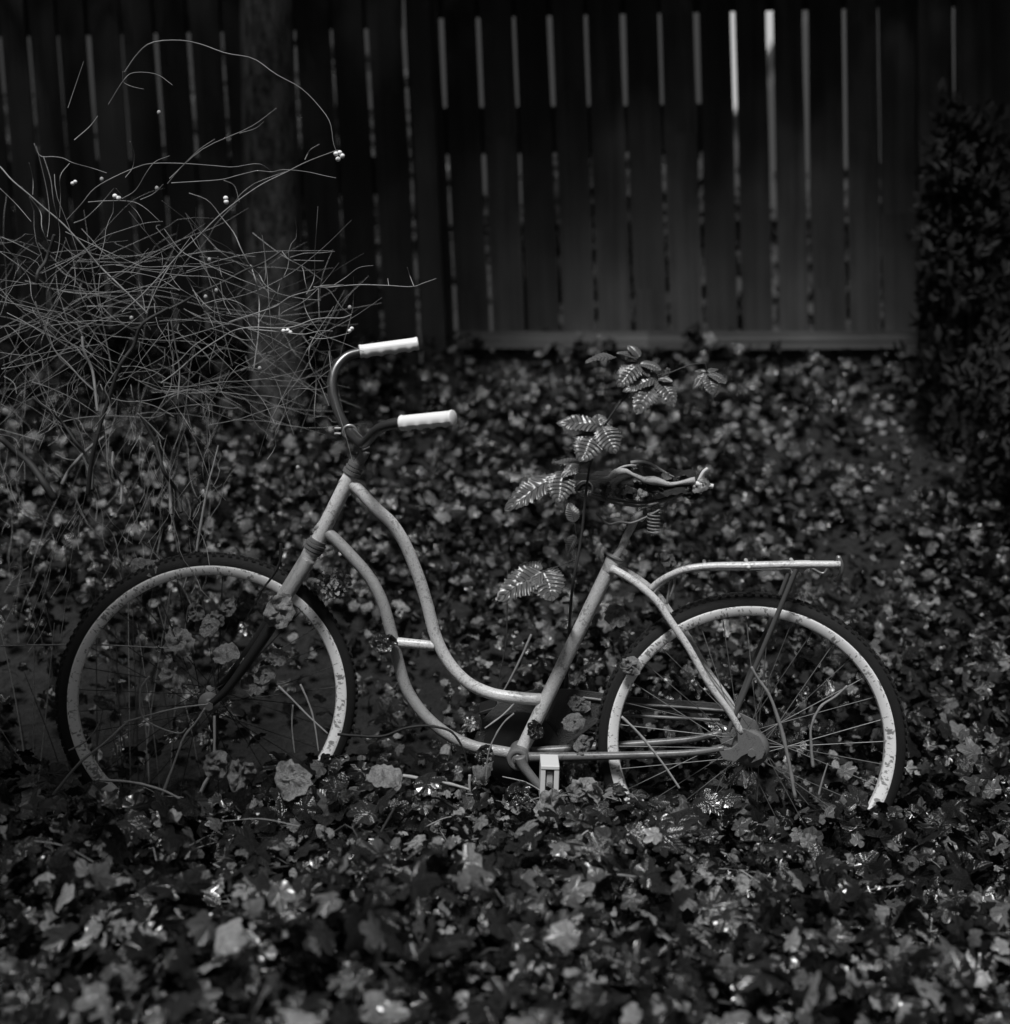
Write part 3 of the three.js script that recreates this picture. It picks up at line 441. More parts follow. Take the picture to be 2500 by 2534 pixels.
  part(sd, 'rail', tube([[0.1804,0.8651,-0.0094],[0.209,0.8574,-0.0062],[0.249,0.8486,-0.0019],[0.2944,0.8434,0.0032],[0.3396,0.8543,0.0081],[0.3844,0.8733,0.0131]], 0.0032, 8), M.rusty); part(sd, 'rail', tube([[0.1839,0.8622,-0.0694],[0.2188,0.8555,-0.0655],[0.2769,0.8445,-0.0591],[0.3346,0.8487,-0.0528],[0.3918,0.8693,-0.0465]], 0.0032, 8), M.rusty);
  part(sd, 'rail', tube([[0.1972,0.8283,0.0025],[0.2121,0.8124,0.0042],[0.2258,0.8045,0.0057],[0.2485,0.8094,0.0082],[0.2712,0.8074,0.0107],[0.2994,0.8182,0.0138],[0.3331,0.837,0.0175]], 0.0026, 8), M.rusty);
  for (const o of [0.045, -0.045]) { const c = V([[0.3251,0.8089,-0.0237]][0]).addScaledVector(nrm, o), pts = []; for (let k = 0; k <= 70; k++) { const a = k / 70 * 6 * Math.PI * 2; pts.push(c.clone().add(V(Math.cos(a) * 0.0125, -0.022 + 0.044 * k / 70, Math.sin(a) * 0.0125))); } part(sd, 'spring', tube(pts, 0.002, 6, 180), M.rusty); }
  part(sd, 'post_clamp', tube([[0.3131,0.825,-0.0451],[0.3092,0.8297,-0.0053]], 0.011, 12), M.rusty);
}
{ // carrier rack
  const rk = new THREE.Group(); rk.name = 'carrier_rack'; rk.userData.label = 'pale tubular carrier rack over the rear wheel'; bike.add(rk);
  const rl = [[0.3211,0.6611,-0.0241],[0.337,0.6779,-0.0223],[0.3586,0.6936,-0.02],[0.3905,0.7094,-0.0165],[0.4314,0.7171,-0.0119],[0.5279,0.7211,-0.0013],[0.6248,0.725,0.0093],[0.7177,0.7266,0.0196]];
  part(rk, 'rail', tube([...rl].map((p, i) => off(p, lerp(0.02, 0.055, Math.min(1, i / 3)))), 0.0078, 12, 40), M.paint); part(rk, 'rail', tube([...rl].map((p, i) => off(p, -lerp(0.02, 0.055, Math.min(1, i / 3))).add(V(0, -0.016, 0))), 0.0078, 12, 40), M.paint);
  for (const x of [[[0.4361,0.7125,-0.0114]][0], [[0.5269,0.7164,-0.0014]][0], [[0.6249,0.7192,0.0093]][0]]) part(rk, 'crossbar', tube([off(x, 0.055), off(x, -0.055)], 0.0045, 8), M.paint);
  part(rk, 'centre_bar', tube([[0.4121,0.7043,-0.004],[0.5141,0.7073,0.0072],[0.6176,0.7103,0.0186]], 0.0045, 8), M.paint);
  part(rk, 'flange', ext([[0.6201,0.7319,0.0088],[0.6505,0.7324,0.0122],[0.6441,0.7161,0.0115],[0.6376,0.7078,0.0107],[0.6286,0.7077,0.0097],[0.6239,0.7157,0.0092]].map(p => [p[0], p[1]]), 0.003, 0.001).translate(0, 0, 0.056), M.paint);
  part(rk, 'strut', tube([[0.6199,0.716,0.0692],[0.4834,0.3581,0.0541]], 0.0055, 10), M.strut); part(rk, 'strut', tube([[0.6271,0.6874,-0.0508],[0.521,0.3869,-0.0625]], 0.005, 10), M.strut);
  part(rk, 'end_plate', tube([[0.7083,0.7433,0.0688],[0.7153,0.7252,0.0696],[0.7149,0.7038,0.0645],[0.7076,0.6874,0.0486]], t => 0.0048, 10), M.steel); part(rk, 'end_plate', tube([[0.7083,0.741,0.0688],[0.721,0.729,0.0199],[0.7314,0.7191,-0.0292]], 0.005, 10), M.steel);
  part(rk, 'lamp_bracket', tube([[0.658,0.7137,0.0331],[0.6839,0.7015,0.036],[0.6915,0.7097,0.0368],[0.6934,0.7212,0.037]], 0.003, 8), M.steel);
  part(rk, 'front_stay', tube([[0.3599,0.688,0.0104],[0.3558,0.6553,0.0099],[0.3516,0.6295,0.0094]], 0.0028, 8), M.steel); part(rk, 'front_stay', tube([[0.3677,0.6968,0.0213],[0.3657,0.6735,0.0211],[0.3593,0.6501,0.0203]], 0.0028, 8), M.steel);
  part(rk, 'bolt', place(new THREE.SphereGeometry(0.005, 10, 8), [[0.5202,0.7188,0.0582]][0]), M.pedal);
}

// ------------------------------------------------------------------ bramble growing up past the saddle
{
  const br = thing('bramble', [0.11, ground(0.11, -0.3), -0.3], 'young bramble cane with toothed compound leaves rising past the saddle', 'bramble');
  part(br, 'cane', tube([[0.1377,0.3669,-0.14],[0.143,0.5447,-0.06],[0.1449,0.6802,0.06],[0.1624,0.7841,0.06],[0.1708,0.8726,0.06],[0.1826,0.9492,0.06],[0.2045,1.0097,0.06],[0.2332,1.0566,0.06],[0.2729,1.1,0.06],[0.3194,1.1199,0.06],[0.3526,1.1343,0.06],[0.3913,1.1487,0.06],[0.4201,1.152,0.06]], t => lerp(0.0048, 0.0011, Math.sqrt(t)), 8, 60), M.caneDark);
  for (let k = 0; k < 46; k++) { const c = new THREE.Vector3(); }
  const LG = [0.42, 0.62, 0.85].map((r, i) => leafletGeo(r, i)), LGp = leafletGeo(0.95, 5, 6);
  const leaf = (stalk, leaflets) => { const g = new THREE.Group(); g.name = 'leaf'; br.add(g);
    if (stalk) part(g, 'stalk', tube(stalk, [0.0014, 0.0009], 6, 8), M.caneDark);
    for (const [pts, wpx, nz, nx] of leaflets) { const [a, b] = pts, A = V(a), B = V(b), L = A.distanceTo(B), ratio = wpx * 0.00117 / L, geo = ratio < 0.52 ? LG[0] : ratio < 0.73 ? LG[1] : ratio < 0.95 ? LG[2] : LGp, base = ratio < 0.52 ? 0.42 : ratio < 0.73 ? 0.62 : ratio < 0.95 ? 0.85 : 0.95;
      const m = new THREE.Mesh(geo, M.bramble); m.name = 'leaflet'; m.position.copy(A.clone().sub(br.position)); m.quaternion.copy(leafQuat(B.clone().sub(A), V(nx || 0, 1 - nz, nz))); m.scale.set(L * 1.03 * ratio / base, L * 1.03, L * 1.03); g.add(m); } };
  const N = 0.5;
  leaf([[0.2729,1.1,0.06],[0.2804,1.1266,0.06],[0.2823,1.152,0.06]], [[[[0.2812,1.1498,0.06],[0.2359,1.1141,0.09]], 42, 0.45], [[[0.2835,1.1465,0.06],[0.3017,1.1293,0.08]], 20, 0.45], [[[0.2834,1.1509,0.06],[0.3236,1.1469,0.08]], 24, 0.4], [[[0.28,1.162,0.06],[0.2387,1.1819,0.06]], 24, 0.3], [[[0.2811,1.1642,0.06],[0.2627,1.1929,0.05]], 24, 0.3]]);
  leaf([[0.2734,1.1352,0.05],[0.2531,1.1552,0.05],[0.2307,1.1641,0.05]], [[[[0.2329,1.1641,0.05],[0.1716,1.1676,0.07]], 34, 0.25]]);
  leaf([[0.3183,1.1202,0.07],[0.3173,1.118,0.07]], [[[[0.3161,1.118,0.07],[0.2494,1.1068,0.1]], 26, 0.5], [[[0.3118,1.1114,0.07],[0.2734,1.0627,0.12]], 42, 0.55], [[[0.3195,1.1158,0.07],[0.3519,1.0819,0.11]], 34, 0.5], [[[0.3206,1.118,0.07],[0.346,1.1207,0.09]], 16, 0.4], [[[0.3173,1.1158,0.07],[0.2982,1.1334,0.07]], 22, 0.5]]);
  leaf([[0.4201,1.152,0.06],[0.4225,1.141,0.06],[0.4238,1.1321,0.06]], [[[[0.4227,1.131,0.06],[0.3938,1.1061,0.08]], 16, 0.5], [[[0.4249,1.1299,0.06],[0.4335,1.0944,0.09]], 28, 0.55], [[[0.426,1.131,0.06],[0.4611,1.1183,0.08]], 22, 0.4], [[[0.4249,1.1332,0.06],[0.4484,1.1441,0.05]], 12, 0.4], [[[0.4227,1.1332,0.06],[0.3994,1.1397,0.05]], 12, 0.4]]);
  leaf([[0.2083,1.0159,0.07],[0.2004,1.0204,0.07]], [[[[0.1982,1.0204,0.07],[0.1161,1.0392,0.09]], 34, 0.55], [[[0.2016,1.0181,0.07],[0.2301,0.9765,0.11]], 46, 0.55], [[[0.1993,1.0215,0.07],[0.1953,1.0466,0.06]], 28, 0.5], [[[0.1883,1.0048,0.07],[0.1581,0.9619,0.12]], 52, 0.55]]);
  leaf([[0.181,0.945,0.05],[0.1653,0.9394,0.05],[0.1462,0.9326,0.05],[0.1271,0.9224,0.05]], [[[[0.1092,0.9089,0.05],[0.0011,0.8657,0.09]], 46, 0.5], [[[0.1222,0.9222,0.06],[0.1105,0.8735,0.11]], 50, 0.55], [[[0.1546,0.9328,0.04],[0.1127,0.9519,0.01]], 40, 0.2], [[[0.1592,0.9368,0.06],[0.1221,0.9238,0.09]], 22, 0.5]]);
  leaf([[0.1494,0.7305,0.03],[0.1221,0.719,0.03],[0.0811,0.7051,0.03]], [[[[0.0785,0.7044,0.04],[-0.0112,0.6705,0.09]], 56, 0.5], [[[0.0831,0.7044,0.04],[0.0998,0.6626,0.09]], 62, 0.5], [[[0.0788,0.7074,0.03],[0.0311,0.7236,0]], 30, 0.4], [[[0.0856,0.7051,0.03],[0.1237,0.6923,0.05]], 34, 0.45]]);
  leaf([[0.1603,0.7419,-0.1],[0.1578,0.7778,-0.1],[0.1528,0.8077,-0.1]], [[[[0.1553,0.7957,-0.1],[0.1456,0.8375,-0.1]], 26, 0.6], [[[0.1578,0.7658,-0.1],[0.1367,0.7275,-0.1]], 22, 0.5]]);
}

// ------------------------------------------------------------------ bare snowberry shrub
{
  const sb = thing('snowberry_shrub', [-1.0, ground(-1.0, -0.45), -0.45], 'bare tangled snowberry shrub with a few white berries', 'shrub');
  const T = (pts, r0, r1, m, nm = 'twig') => { const w = 0.0012; const q = pts.map(p => [p[0] + w * gauss(), p[1] + w * gauss(), p[2] + 0.012 * gauss()]); part(sb, nm, tube(q, t => lerp(r0, r1, t), r0 > 0.0025 ? 7 : 5, Math.max(5, q.length * 3)), m); };
  const tw = M.twig, dk = M.twigDark, pl = M.twigPale, t1 = 0.0011, t2 = 0.0007;
  T([[-1.1615,1.5989,-0.25],[-1.1489,1.5882,-0.25],[-1.1239,1.5627,-0.25],[-1.0862,1.5286,-0.25],[-1.0482,1.4966,-0.25],[-1.0145,1.4666,-0.25],[-0.9746,1.4236,-0.25],[-0.9327,1.3719,-0.25],[-0.8775,1.3179,-0.25],[-0.8265,1.2636,-0.25]], .0018, .0024, tw);
  T([[-1.1199,1.5343,-0.16],[-1.0874,1.5011,-0.16],[-1.0466,1.4594,-0.16]], t1, t2, tw);
  T([[-1.0352,1.5813,-0.12],[-1.0386,1.5486,-0.12],[-1.0357,1.5158,-0.12]], t1, t2, tw);
  T([[-1.0129,1.6154,-0.1],[-0.9995,1.5302,-0.1],[-0.997,1.4874,-0.1],[-0.9941,1.4546,-0.1],[-0.9973,1.4239,-0.1]], t1, t2, tw);
  T([[-0.9785,1.5858,-0.04],[-0.968,1.54,-0.04],[-0.9635,1.496,-0.04],[-0.9594,1.4398,-0.04],[-0.9589,1.3995,-0.04],[-0.9641,1.3692,-0.04]], t1, t2, tw);
  T([[-0.9538,1.5834,-0.12],[-0.9633,1.5527,-0.12],[-0.9709,1.5158,-0.12],[-0.9748,1.4665,-0.12]], t1, t2, tw);
  T([[-1.0029,1.6149,-0.05],[-0.9937,1.589,-0.05],[-0.9652,1.588,-0.05],[-0.9449,1.587,-0.05],[-0.9249,1.575,-0.05],[-0.8905,1.5671,-0.05],[-0.8562,1.5551,-0.05]], t1, t2, tw);
  T([[-1.0275,1.4755,-0.39],[-0.9975,1.4866,-0.39],[-0.9742,1.5045,-0.39],[-0.9553,1.529,-0.39],[-0.9272,1.5557,-0.39]], t1, t2, tw);
  T([[-0.9434,1.5087,-0.22],[-0.9044,1.513,-0.22],[-0.8484,1.5119,-0.22],[-0.8186,1.4981,-0.22],[-0.7871,1.4706,-0.22]], t1, t2, tw);
  T([[-0.7925,1.6195,-0.04],[-0.7923,1.5937,-0.04],[-0.8022,1.5679,-0.04],[-0.8151,1.546,-0.04]], t1, t2, tw);
  T([[-0.8494,1.5105,-0.15],[-0.8172,1.5271,-0.15],[-0.7866,1.5643,-0.15],[-0.767,1.5869,-0.15],[-0.7434,1.6034,-0.15]], t1, t2, tw);
  T([[-0.7869,1.4999,-0.06],[-0.7578,1.514,-0.06],[-0.7326,1.5341,-0.06]], t1, t2, tw);
  T([[-1.0996,1.3575,-0.36],[-1.0606,1.3731,-0.36],[-1.0236,1.3954,-0.36],[-0.9774,1.4288,-0.36],[-0.9407,1.4465,-0.36],[-0.8998,1.4576,-0.36],[-0.8408,1.4709,-0.36],[-0.8091,1.4775,-0.36]], t1, t2, tw);
  T([[-0.9932,1.4429,-0.22],[-0.9507,1.4216,-0.22],[-0.891,1.396,-0.22],[-0.8483,1.3747,-0.22],[-0.8204,1.3661,-0.22],[-0.7792,1.365,-0.22],[-0.7358,1.3661,-0.22]], t1, t2, tw);
  T([[-1.0187,1.3662,-0.31],[-0.9786,1.3662,-0.31],[-0.9338,1.3728,-0.31],[-0.8893,1.3728,-0.31]], t1, t2, tw);
  T([[-1.09,1.3667,-0.19],[-1.0761,1.337,-0.19],[-1.0627,1.2945,-0.19],[-1.051,1.2625,-0.19],[-1.0455,1.2389,-0.19]], t1, t2, tw);
  T([[-1.1361,1.3112,-0.18],[-1.1035,1.3218,-0.18],[-1.0733,1.3249,-0.18]], t1, t2, tw);
  T([[-1.0704,1.3163,-0.4],[-1.0179,1.3118,-0.4],[-0.9606,1.3118,-0.4],[-0.9146,1.3209,-0.4],[-0.8686,1.3277,-0.4],[-0.8114,1.3265,-0.4],[-0.7772,1.322,-0.4]], t1, t2, tw);
  T([[-0.8451,1.3711,-0.32],[-0.8594,1.3402,-0.32],[-0.8561,1.3026,-0.32],[-0.8416,1.2627,-0.32]], t1, t2, tw);
  T([[-1.0199,1.3499,-0.29],[-1.0203,1.339,-0.29],[-1.0369,1.3105,-0.29],[-1.0534,1.2841,-0.29]], t1, t2, tw);
  T([[-0.8756,1.3414,-0.05],[-0.8787,1.3088,-0.05],[-0.8756,1.2782,-0.05],[-0.8712,1.2577,-0.05]], t1, t2, tw);
  T([[-1.1128,1.2859,-0.11],[-1.0712,1.2755,-0.11],[-1.0127,1.2651,-0.11],[-0.9667,1.2568,-0.11],[-0.9316,1.238,-0.11]], t1, t2, tw);
  T([[-1.1864,1.4407,-0.34],[-1.151,1.4274,-0.34],[-1.0984,1.3965,-0.34]], t1, t2, tw);
  T([[-0.8895,1.3446,-0.1],[-0.8455,1.3467,-0.1],[-0.8038,1.3436,-0.1],[-0.7622,1.3353,-0.1],[-0.7106,1.3084,-0.1]], t1, t2, tw);
  T([[-1.0348,1.4414,-0.35],[-1.0253,1.3926,-0.35],[-1.0156,1.3481,-0.35],[-1.0144,1.3169,-0.35]], t1, t2, tw);
  T([[-0.9584,1.4628,-0.1],[-0.9218,1.4955,-0.1],[-0.8917,1.5261,-0.1],[-0.8536,1.5505,-0.1],[-0.8072,1.5729,-0.1],[-0.7738,1.581,-0.1],[-0.7034,1.58,-0.1],[-0.6339,1.5749,-0.1],[-0.5863,1.5708,-0.1],[-0.5302,1.5769,-0.1],[-0.5097,1.5668,-0.1]], .0013, t2, tw);
  T([[-1.0336,1.5078,-0.1],[-1.0182,1.4771,-0.1],[-1.0092,1.4403,-0.1],[-1.0001,1.4054,-0.1]], .0015, .001, tw);
  T([[-0.7299,1.3684,-0.1],[-0.7561,1.3291,-0.1],[-0.7739,1.2919,-0.1],[-0.7875,1.2587,-0.1]], .0017, .0012, tw);
  T([[-1.0484,1.4422,-0.3],[-1.075,1.3833,-0.3],[-1.0829,1.3504,-0.3],[-1.0846,1.3064,-0.3]], .0045, .004, dk, 'stem');
  T([[-0.7381,1.5478,-0.17],[-0.6934,1.5509,-0.17],[-0.6255,1.5551,-0.17],[-0.5936,1.5613,-0.17],[-0.5658,1.5717,-0.17],[-0.5509,1.5738,-0.17],[-0.5212,1.5738,-0.17],[-0.4916,1.5727,-0.17],[-0.445,1.5717,-0.17],[-0.4027,1.5644,-0.17],[-0.3753,1.5572,-0.17]], t1, t2, tw);
  T([[-0.6686,1.49,-0.35],[-0.6457,1.5098,-0.35],[-0.6205,1.5362,-0.35],[-0.5932,1.5582,-0.35],[-0.575,1.5691,-0.35],[-0.5367,1.5845,-0.35],[-0.5187,1.5922,-0.35]], t1, t2, tw);
  T([[-0.4736,1.6234,-0.4],[-0.4688,1.6389,-0.4],[-0.4596,1.6488,-0.4],[-0.4413,1.661,-0.4]], t1, t2, tw);
  T([[-0.7319,1.5372,-0.07],[-0.7003,1.5674,-0.07],[-0.6563,1.6035,-0.07],[-0.6209,1.6236,-0.07]], t1, t2, tw);
  T([[-0.804,1.3711,-0.32],[-0.737,1.3711,-0.32],[-0.6701,1.3667,-0.32],[-0.6346,1.3557,-0.32]], t1, t2, tw);
  T([[-0.7362,1.3997,-0.32],[-0.6692,1.4052,-0.32],[-0.6247,1.3997,-0.32],[-0.5824,1.3942,-0.32]], t1, t2, tw);
  T([[-0.6868,1.3526,-0.03],[-0.6755,1.3182,-0.03],[-0.6697,1.302,-0.03],[-0.656,1.2777,-0.03],[-0.6382,1.2513,-0.03],[-0.6244,1.2269,-0.03]], t1, t2, tw);
  T([[-0.4817,1.3913,-0.07],[-0.4655,1.3729,-0.07],[-0.443,1.3586,-0.07],[-0.4311,1.3279,-0.07],[-0.4273,1.3074,-0.07]], t1, t2, tw);
  T([[-0.4977,1.3893,-0.29],[-0.4644,1.398,-0.29],[-0.4312,1.4034,-0.29],[-0.3936,1.4045,-0.29]], t1, t2, tw);
  T([[-0.4494,1.3697,-0.03],[-0.4168,1.3691,-0.03],[-0.3882,1.3687,-0.03]], t1, t2, tw);
  T([[-0.5161,1.3054,-0.2],[-0.5428,1.2691,-0.2],[-0.5564,1.2391,-0.2]], t1, t2, tw);
  T([[-0.4497,1.2909,-0.14],[-0.4437,1.2699,-0.14],[-0.4293,1.2426,-0.14],[-0.4043,1.2088,-0.14]], t1, t2, tw);
  T([[-0.5209,1.3402,-0.32],[-0.5278,1.3292,-0.32],[-0.5326,1.3115,-0.32],[-0.5321,1.2805,-0.32],[-0.5304,1.2494,-0.32],[-0.5241,1.2305,-0.32]], t1, t2, tw);
  T([[-0.6159,1.3247,-0.04],[-0.6066,1.282,-0.04],[-0.5887,1.2535,-0.04]], t1, t2, tw);
  T([[-0.6321,1.3851,-0.14],[-0.6347,1.3642,-0.14],[-0.6268,1.3391,-0.14]], t1, t2, tw);
  T([[-0.6499,1.2777,-0.03],[-0.6107,1.2878,-0.03],[-0.5699,1.2797,-0.03],[-0.5416,1.2574,-0.03],[-0.5319,1.233,-0.03]], t1, t2, tw);
  T([[-0.6937,1.2641,-0.06],[-0.663,1.2497,-0.06],[-0.6424,1.2477,-0.06]], t1, t2, tw);
  T([[-0.7253,1.3149,-0.29],[-0.6754,1.2666,-0.29],[-0.6224,1.2511,-0.29]], t1, t2, tw);
  T([[-0.7831,1.4523,-0.26],[-0.745,1.4049,-0.26],[-0.6909,1.3768,-0.26],[-0.6367,1.3508,-0.26],[-0.5757,1.3269,-0.26],[-0.519,1.3052,-0.26],[-0.4664,1.2943,-0.26],[-0.4225,1.2899,-0.26]], t1, t2, tw);
  T([[-0.658,1.5725,-0.34],[-0.6382,1.5615,-0.34],[-0.6256,1.5243,-0.34]], t1, t2, tw);
  T([[-0.432,1.3255,-0.34],[-0.4164,1.3166,-0.34],[-0.3832,1.2765,-0.34],[-0.3653,1.2631,-0.34]], t1, t2, tw);
  T([[-0.8284,1.26,-0.06],[-0.7817,1.2989,-0.06],[-0.6986,1.3927,-0.06],[-0.6587,1.4211,-0.06],[-0.6124,1.4656,-0.06],[-0.5685,1.5019,-0.06],[-0.5227,1.5321,-0.06],[-0.4751,1.5582,-0.06],[-0.4297,1.5812,-0.06],[-0.3762,1.5982,-0.06],[-0.3578,1.6022,-0.06]], .0017, .0009, tw);
  T([[-0.677,1.512,-0.06],[-0.6404,1.4979,-0.06],[-0.6125,1.4636,-0.06],[-0.5844,1.4292,-0.06],[-0.5667,1.3947,-0.06],[-0.5509,1.3601,-0.06],[-0.5369,1.3398,-0.06],[-0.5166,1.3194,-0.06],[-0.4922,1.301,-0.06]], .001, .0015, tw);
  T([[-0.5509,1.3601,-0.06],[-0.5392,1.3255,-0.06],[-0.5379,1.2887,-0.06],[-0.5359,1.2374,-0.06],[-0.5375,1.2065,-0.06],[-0.5423,1.1756,-0.06],[-0.5472,1.1375,-0.06]], .0014, .0019, pl);
  T([[-0.6012,1.2374,-0.06],[-0.5323,1.26,-0.06],[-0.4968,1.2743,-0.06],[-0.4654,1.2928,-0.06],[-0.4135,1.3081,-0.06],[-0.3969,1.3153,-0.06],[-0.3513,1.3194,-0.06]], .0016, .0012, tw);
  T([[-0.4096,1.3112,-0.06],[-0.3861,1.3151,-0.06],[-0.3158,1.3178,-0.06],[-0.2534,1.3178,-0.06],[-0.1987,1.3151,-0.06],[-0.1753,1.3228,-0.06],[-0.1518,1.3344,-0.06]], .0012, .0006, pl);
  T([[-0.1987,1.3151,-0.06],[-0.2044,1.3382,-0.06],[-0.2101,1.3556,-0.06]], .0008, .0005, pl);
  T([[-0.2494,1.3178,-0.06],[-0.2532,1.3324,-0.06]], .0008, .0005, pl);
  T([[-0.3704,1.319,-0.06],[-0.3468,1.3344,-0.06],[-0.3154,1.3556,-0.06],[-0.2841,1.3621,-0.06]], .0009, .0005, tw);
  T([[-0.8023,1.2623,-0.3],[-0.7571,1.2866,-0.3],[-0.7075,1.3108,-0.3],[-0.6625,1.3328,-0.3],[-0.6131,1.357,-0.3],[-0.5638,1.3767,-0.3],[-0.5189,1.4051,-0.3]], .0034, .0026, dk, 'stem');
  T([[-0.8261,1.7773,-0.12],[-0.7977,1.8114,-0.12],[-0.7619,1.8341,-0.12],[-0.7032,1.8436,-0.12],[-0.6643,1.8379,-0.12],[-0.6062,1.819,-0.12],[-0.5479,1.8076,-0.12],[-0.4977,1.7754,-0.12],[-0.4435,1.743,-0.12],[-0.405,1.7049,-0.12],[-0.382,1.6704,-0.12],[-0.3748,1.6244,-0.12],[-0.3672,1.6052,-0.12]], .0015, .0008, tw);
  T([[-0.8261,1.7773,-0.12],[-0.8306,1.7582,-0.12],[-0.8153,1.7468,-0.12],[-0.7842,1.7411,-0.12]], .001, .0005, tw);
  T([[-0.7529,1.5599,-0.2],[-0.6745,1.6231,-0.2],[-0.5647,1.6704,-0.2],[-0.5075,1.7135,-0.2]], .0012, .0006, tw);
  T([[-0.5931,1.6605,-0.2],[-0.5566,1.6704,-0.2],[-0.5363,1.6821,-0.2]], .0009, .0005, tw);
  T([[-0.8849,1.7252,-0.2],[-0.8471,1.776,-0.2],[-0.8306,1.7916,-0.2],[-0.7827,1.7877,-0.2],[-0.7432,1.7663,-0.2]], .001, .0006, tw);
  T([[-0.9746,1.6495,-0.25],[-0.9408,1.6815,-0.25],[-0.9237,1.7054,-0.25]], .0014, .001, tw);
  T([[-1.0032,1.7291,-0.3],[-0.9805,1.7854,-0.3],[-0.9582,1.8336,-0.3]], .001, .0006, tw);
  T([[-0.9018,1.1972,-0.38],[-0.9161,1.1767,-0.38],[-0.9238,1.1494,-0.38]], t1, t2, tw);
  T([[-0.986,1.1773,-0.29],[-0.9443,1.1596,-0.29],[-0.9046,1.144,-0.29]], t1, t2, tw);
  T([[-0.8641,1.1417,-0.17],[-0.8276,1.1396,-0.17],[-0.7848,1.1289,-0.17],[-0.7616,1.1139,-0.17]], t1, t2, tw);
  T([[-1.2208,1.1124,-0.4],[-1.1939,1.094,-0.4],[-1.1763,1.0733,-0.4]], t1, t2, tw);
  T([[-1.1137,1.2606,-0.14],[-1.0657,1.2374,-0.14],[-1.0198,1.2142,-0.14],[-0.978,1.1952,-0.14],[-0.9424,1.1783,-0.14]], t1, t2, tw);
  T([[-1.0983,1.1024,-0.27],[-1.0654,1.0913,-0.27],[-1.0109,1.0625,-0.27],[-0.9781,1.0447,-0.27],[-0.9499,1.0247,-0.27]], t1, t2, tw);
  T([[-1.066,1.0398,-0.28],[-1.0265,1.022,-0.28],[-1.0045,1.0108,-0.28],[-0.9831,0.984,-0.28],[-0.9639,0.9571,-0.28]], t1, t2, tw);
  T([[-1.1063,1.1745,-0.09],[-1.0478,1.1672,-0.09],[-0.9846,1.1745,-0.09],[-0.9297,1.1849,-0.09],[-0.8918,1.1891,-0.09]], t1, t2, tw);
  T([[-1.1573,1.1343,-0.22],[-1.0913,1.1452,-0.22],[-1.0251,1.1648,-0.22],[-0.9678,1.1778,-0.22]], t1, t2, tw);
  T([[-0.8645,1.0576,-0.28],[-0.8248,1.0443,-0.28],[-0.7763,1.022,-0.28]], t1, t2, tw);
  T([[-0.9038,1.0667,-0.22],[-0.8689,1.0602,-0.22],[-0.8096,1.0645,-0.22],[-0.7434,1.082,-0.22]], t1, t2, tw);
  T([[-0.7547,1.1805,-0.13],[-0.7575,1.1551,-0.13],[-0.7731,1.1298,-0.13],[-0.812,1.1107,-0.13]], t1, t2, tw);
  T([[-0.8091,1.1585,-0.38],[-0.8053,1.1289,-0.38],[-0.8051,1.0946,-0.38],[-0.814,1.0649,-0.38],[-0.8309,1.0351,-0.38]], t1, t2, tw);
  T([[-0.7277,1.2362,-0.03],[-0.7226,1.1974,-0.03],[-0.7195,1.1627,-0.03]], t1, t2, tw);
  T([[-0.8984,1.092,-0.39],[-0.8946,1.0645,-0.39],[-0.8885,1.0369,-0.39],[-0.8939,1.0139,-0.39]], t1, t2, tw);
  T([[-0.8242,1.0453,-0.12],[-0.8292,1.0219,-0.12],[-0.828,0.9899,-0.12]], t1, t2, tw);
  T([[-0.8168,1.0241,-0.08],[-0.809,1.001,-0.08],[-0.8096,0.982,-0.08],[-0.823,0.9567,-0.08],[-0.83,0.9355,-0.08]], t1, t2, tw);
  T([[-1.0955,0.926,-0.39],[-1.0635,0.9144,-0.39],[-1.0382,0.9109,-0.39]], t1, t2, tw);
  T([[-1.1187,1.0589,-0.1],[-1.088,1.0357,-0.1],[-1.088,1.0082,-0.1]], t1, t2, tw);
  T([[-1.1775,0.983,-0.26],[-1.1557,0.9719,-0.26],[-1.1275,0.9541,-0.26]], t1, t2, tw);
  T([[-1.1021,0.925,-0.18],[-1.1185,0.8944,-0.18],[-1.1368,0.8726,-0.18]], t1, t2, tw);
  T([[-1.2261,0.9856,-0.4],[-1.1803,0.974,-0.4],[-1.123,0.9577,-0.4]], t1, t2, tw);
  T([[-1.0758,1.0006,-0.38],[-1.0109,1.0144,-0.38],[-0.9625,1.019,-0.38],[-0.9074,1.0155,-0.38],[-0.8499,1.0144,-0.38],[-0.8281,1.0213,-0.38],[-0.7978,1.0351,-0.38],[-0.7631,1.0431,-0.38],[-0.7171,1.0465,-0.38],[-0.6805,1.0397,-0.38],[-0.6575,1.0385,-0.38],[-0.639,1.042,-0.38]], t1, t2, tw);
  T([[-0.815,1.0646,-0.33],[-0.7784,1.0781,-0.33],[-0.7421,1.0837,-0.33],[-0.7129,1.0736,-0.33],[-0.6864,1.0487,-0.33]], t1, t2, tw);
  T([[-1.0278,1.2806,-0.1],[-1.0188,1.2432,-0.1],[-1.0153,1.2245,-0.1],[-0.996,1.1765,-0.1],[-0.9677,1.1451,-0.1],[-0.9372,1.1136,-0.1],[-0.9085,1.0905,-0.1]], .0015, .002, tw);
  T([[-0.9923,1.2083,-0.3],[-0.9868,1.175,-0.3],[-0.9749,1.1305,-0.3],[-0.9631,1.0814,-0.3],[-0.9534,1.0344,-0.3]], .0032, .0036, tw, 'stem');
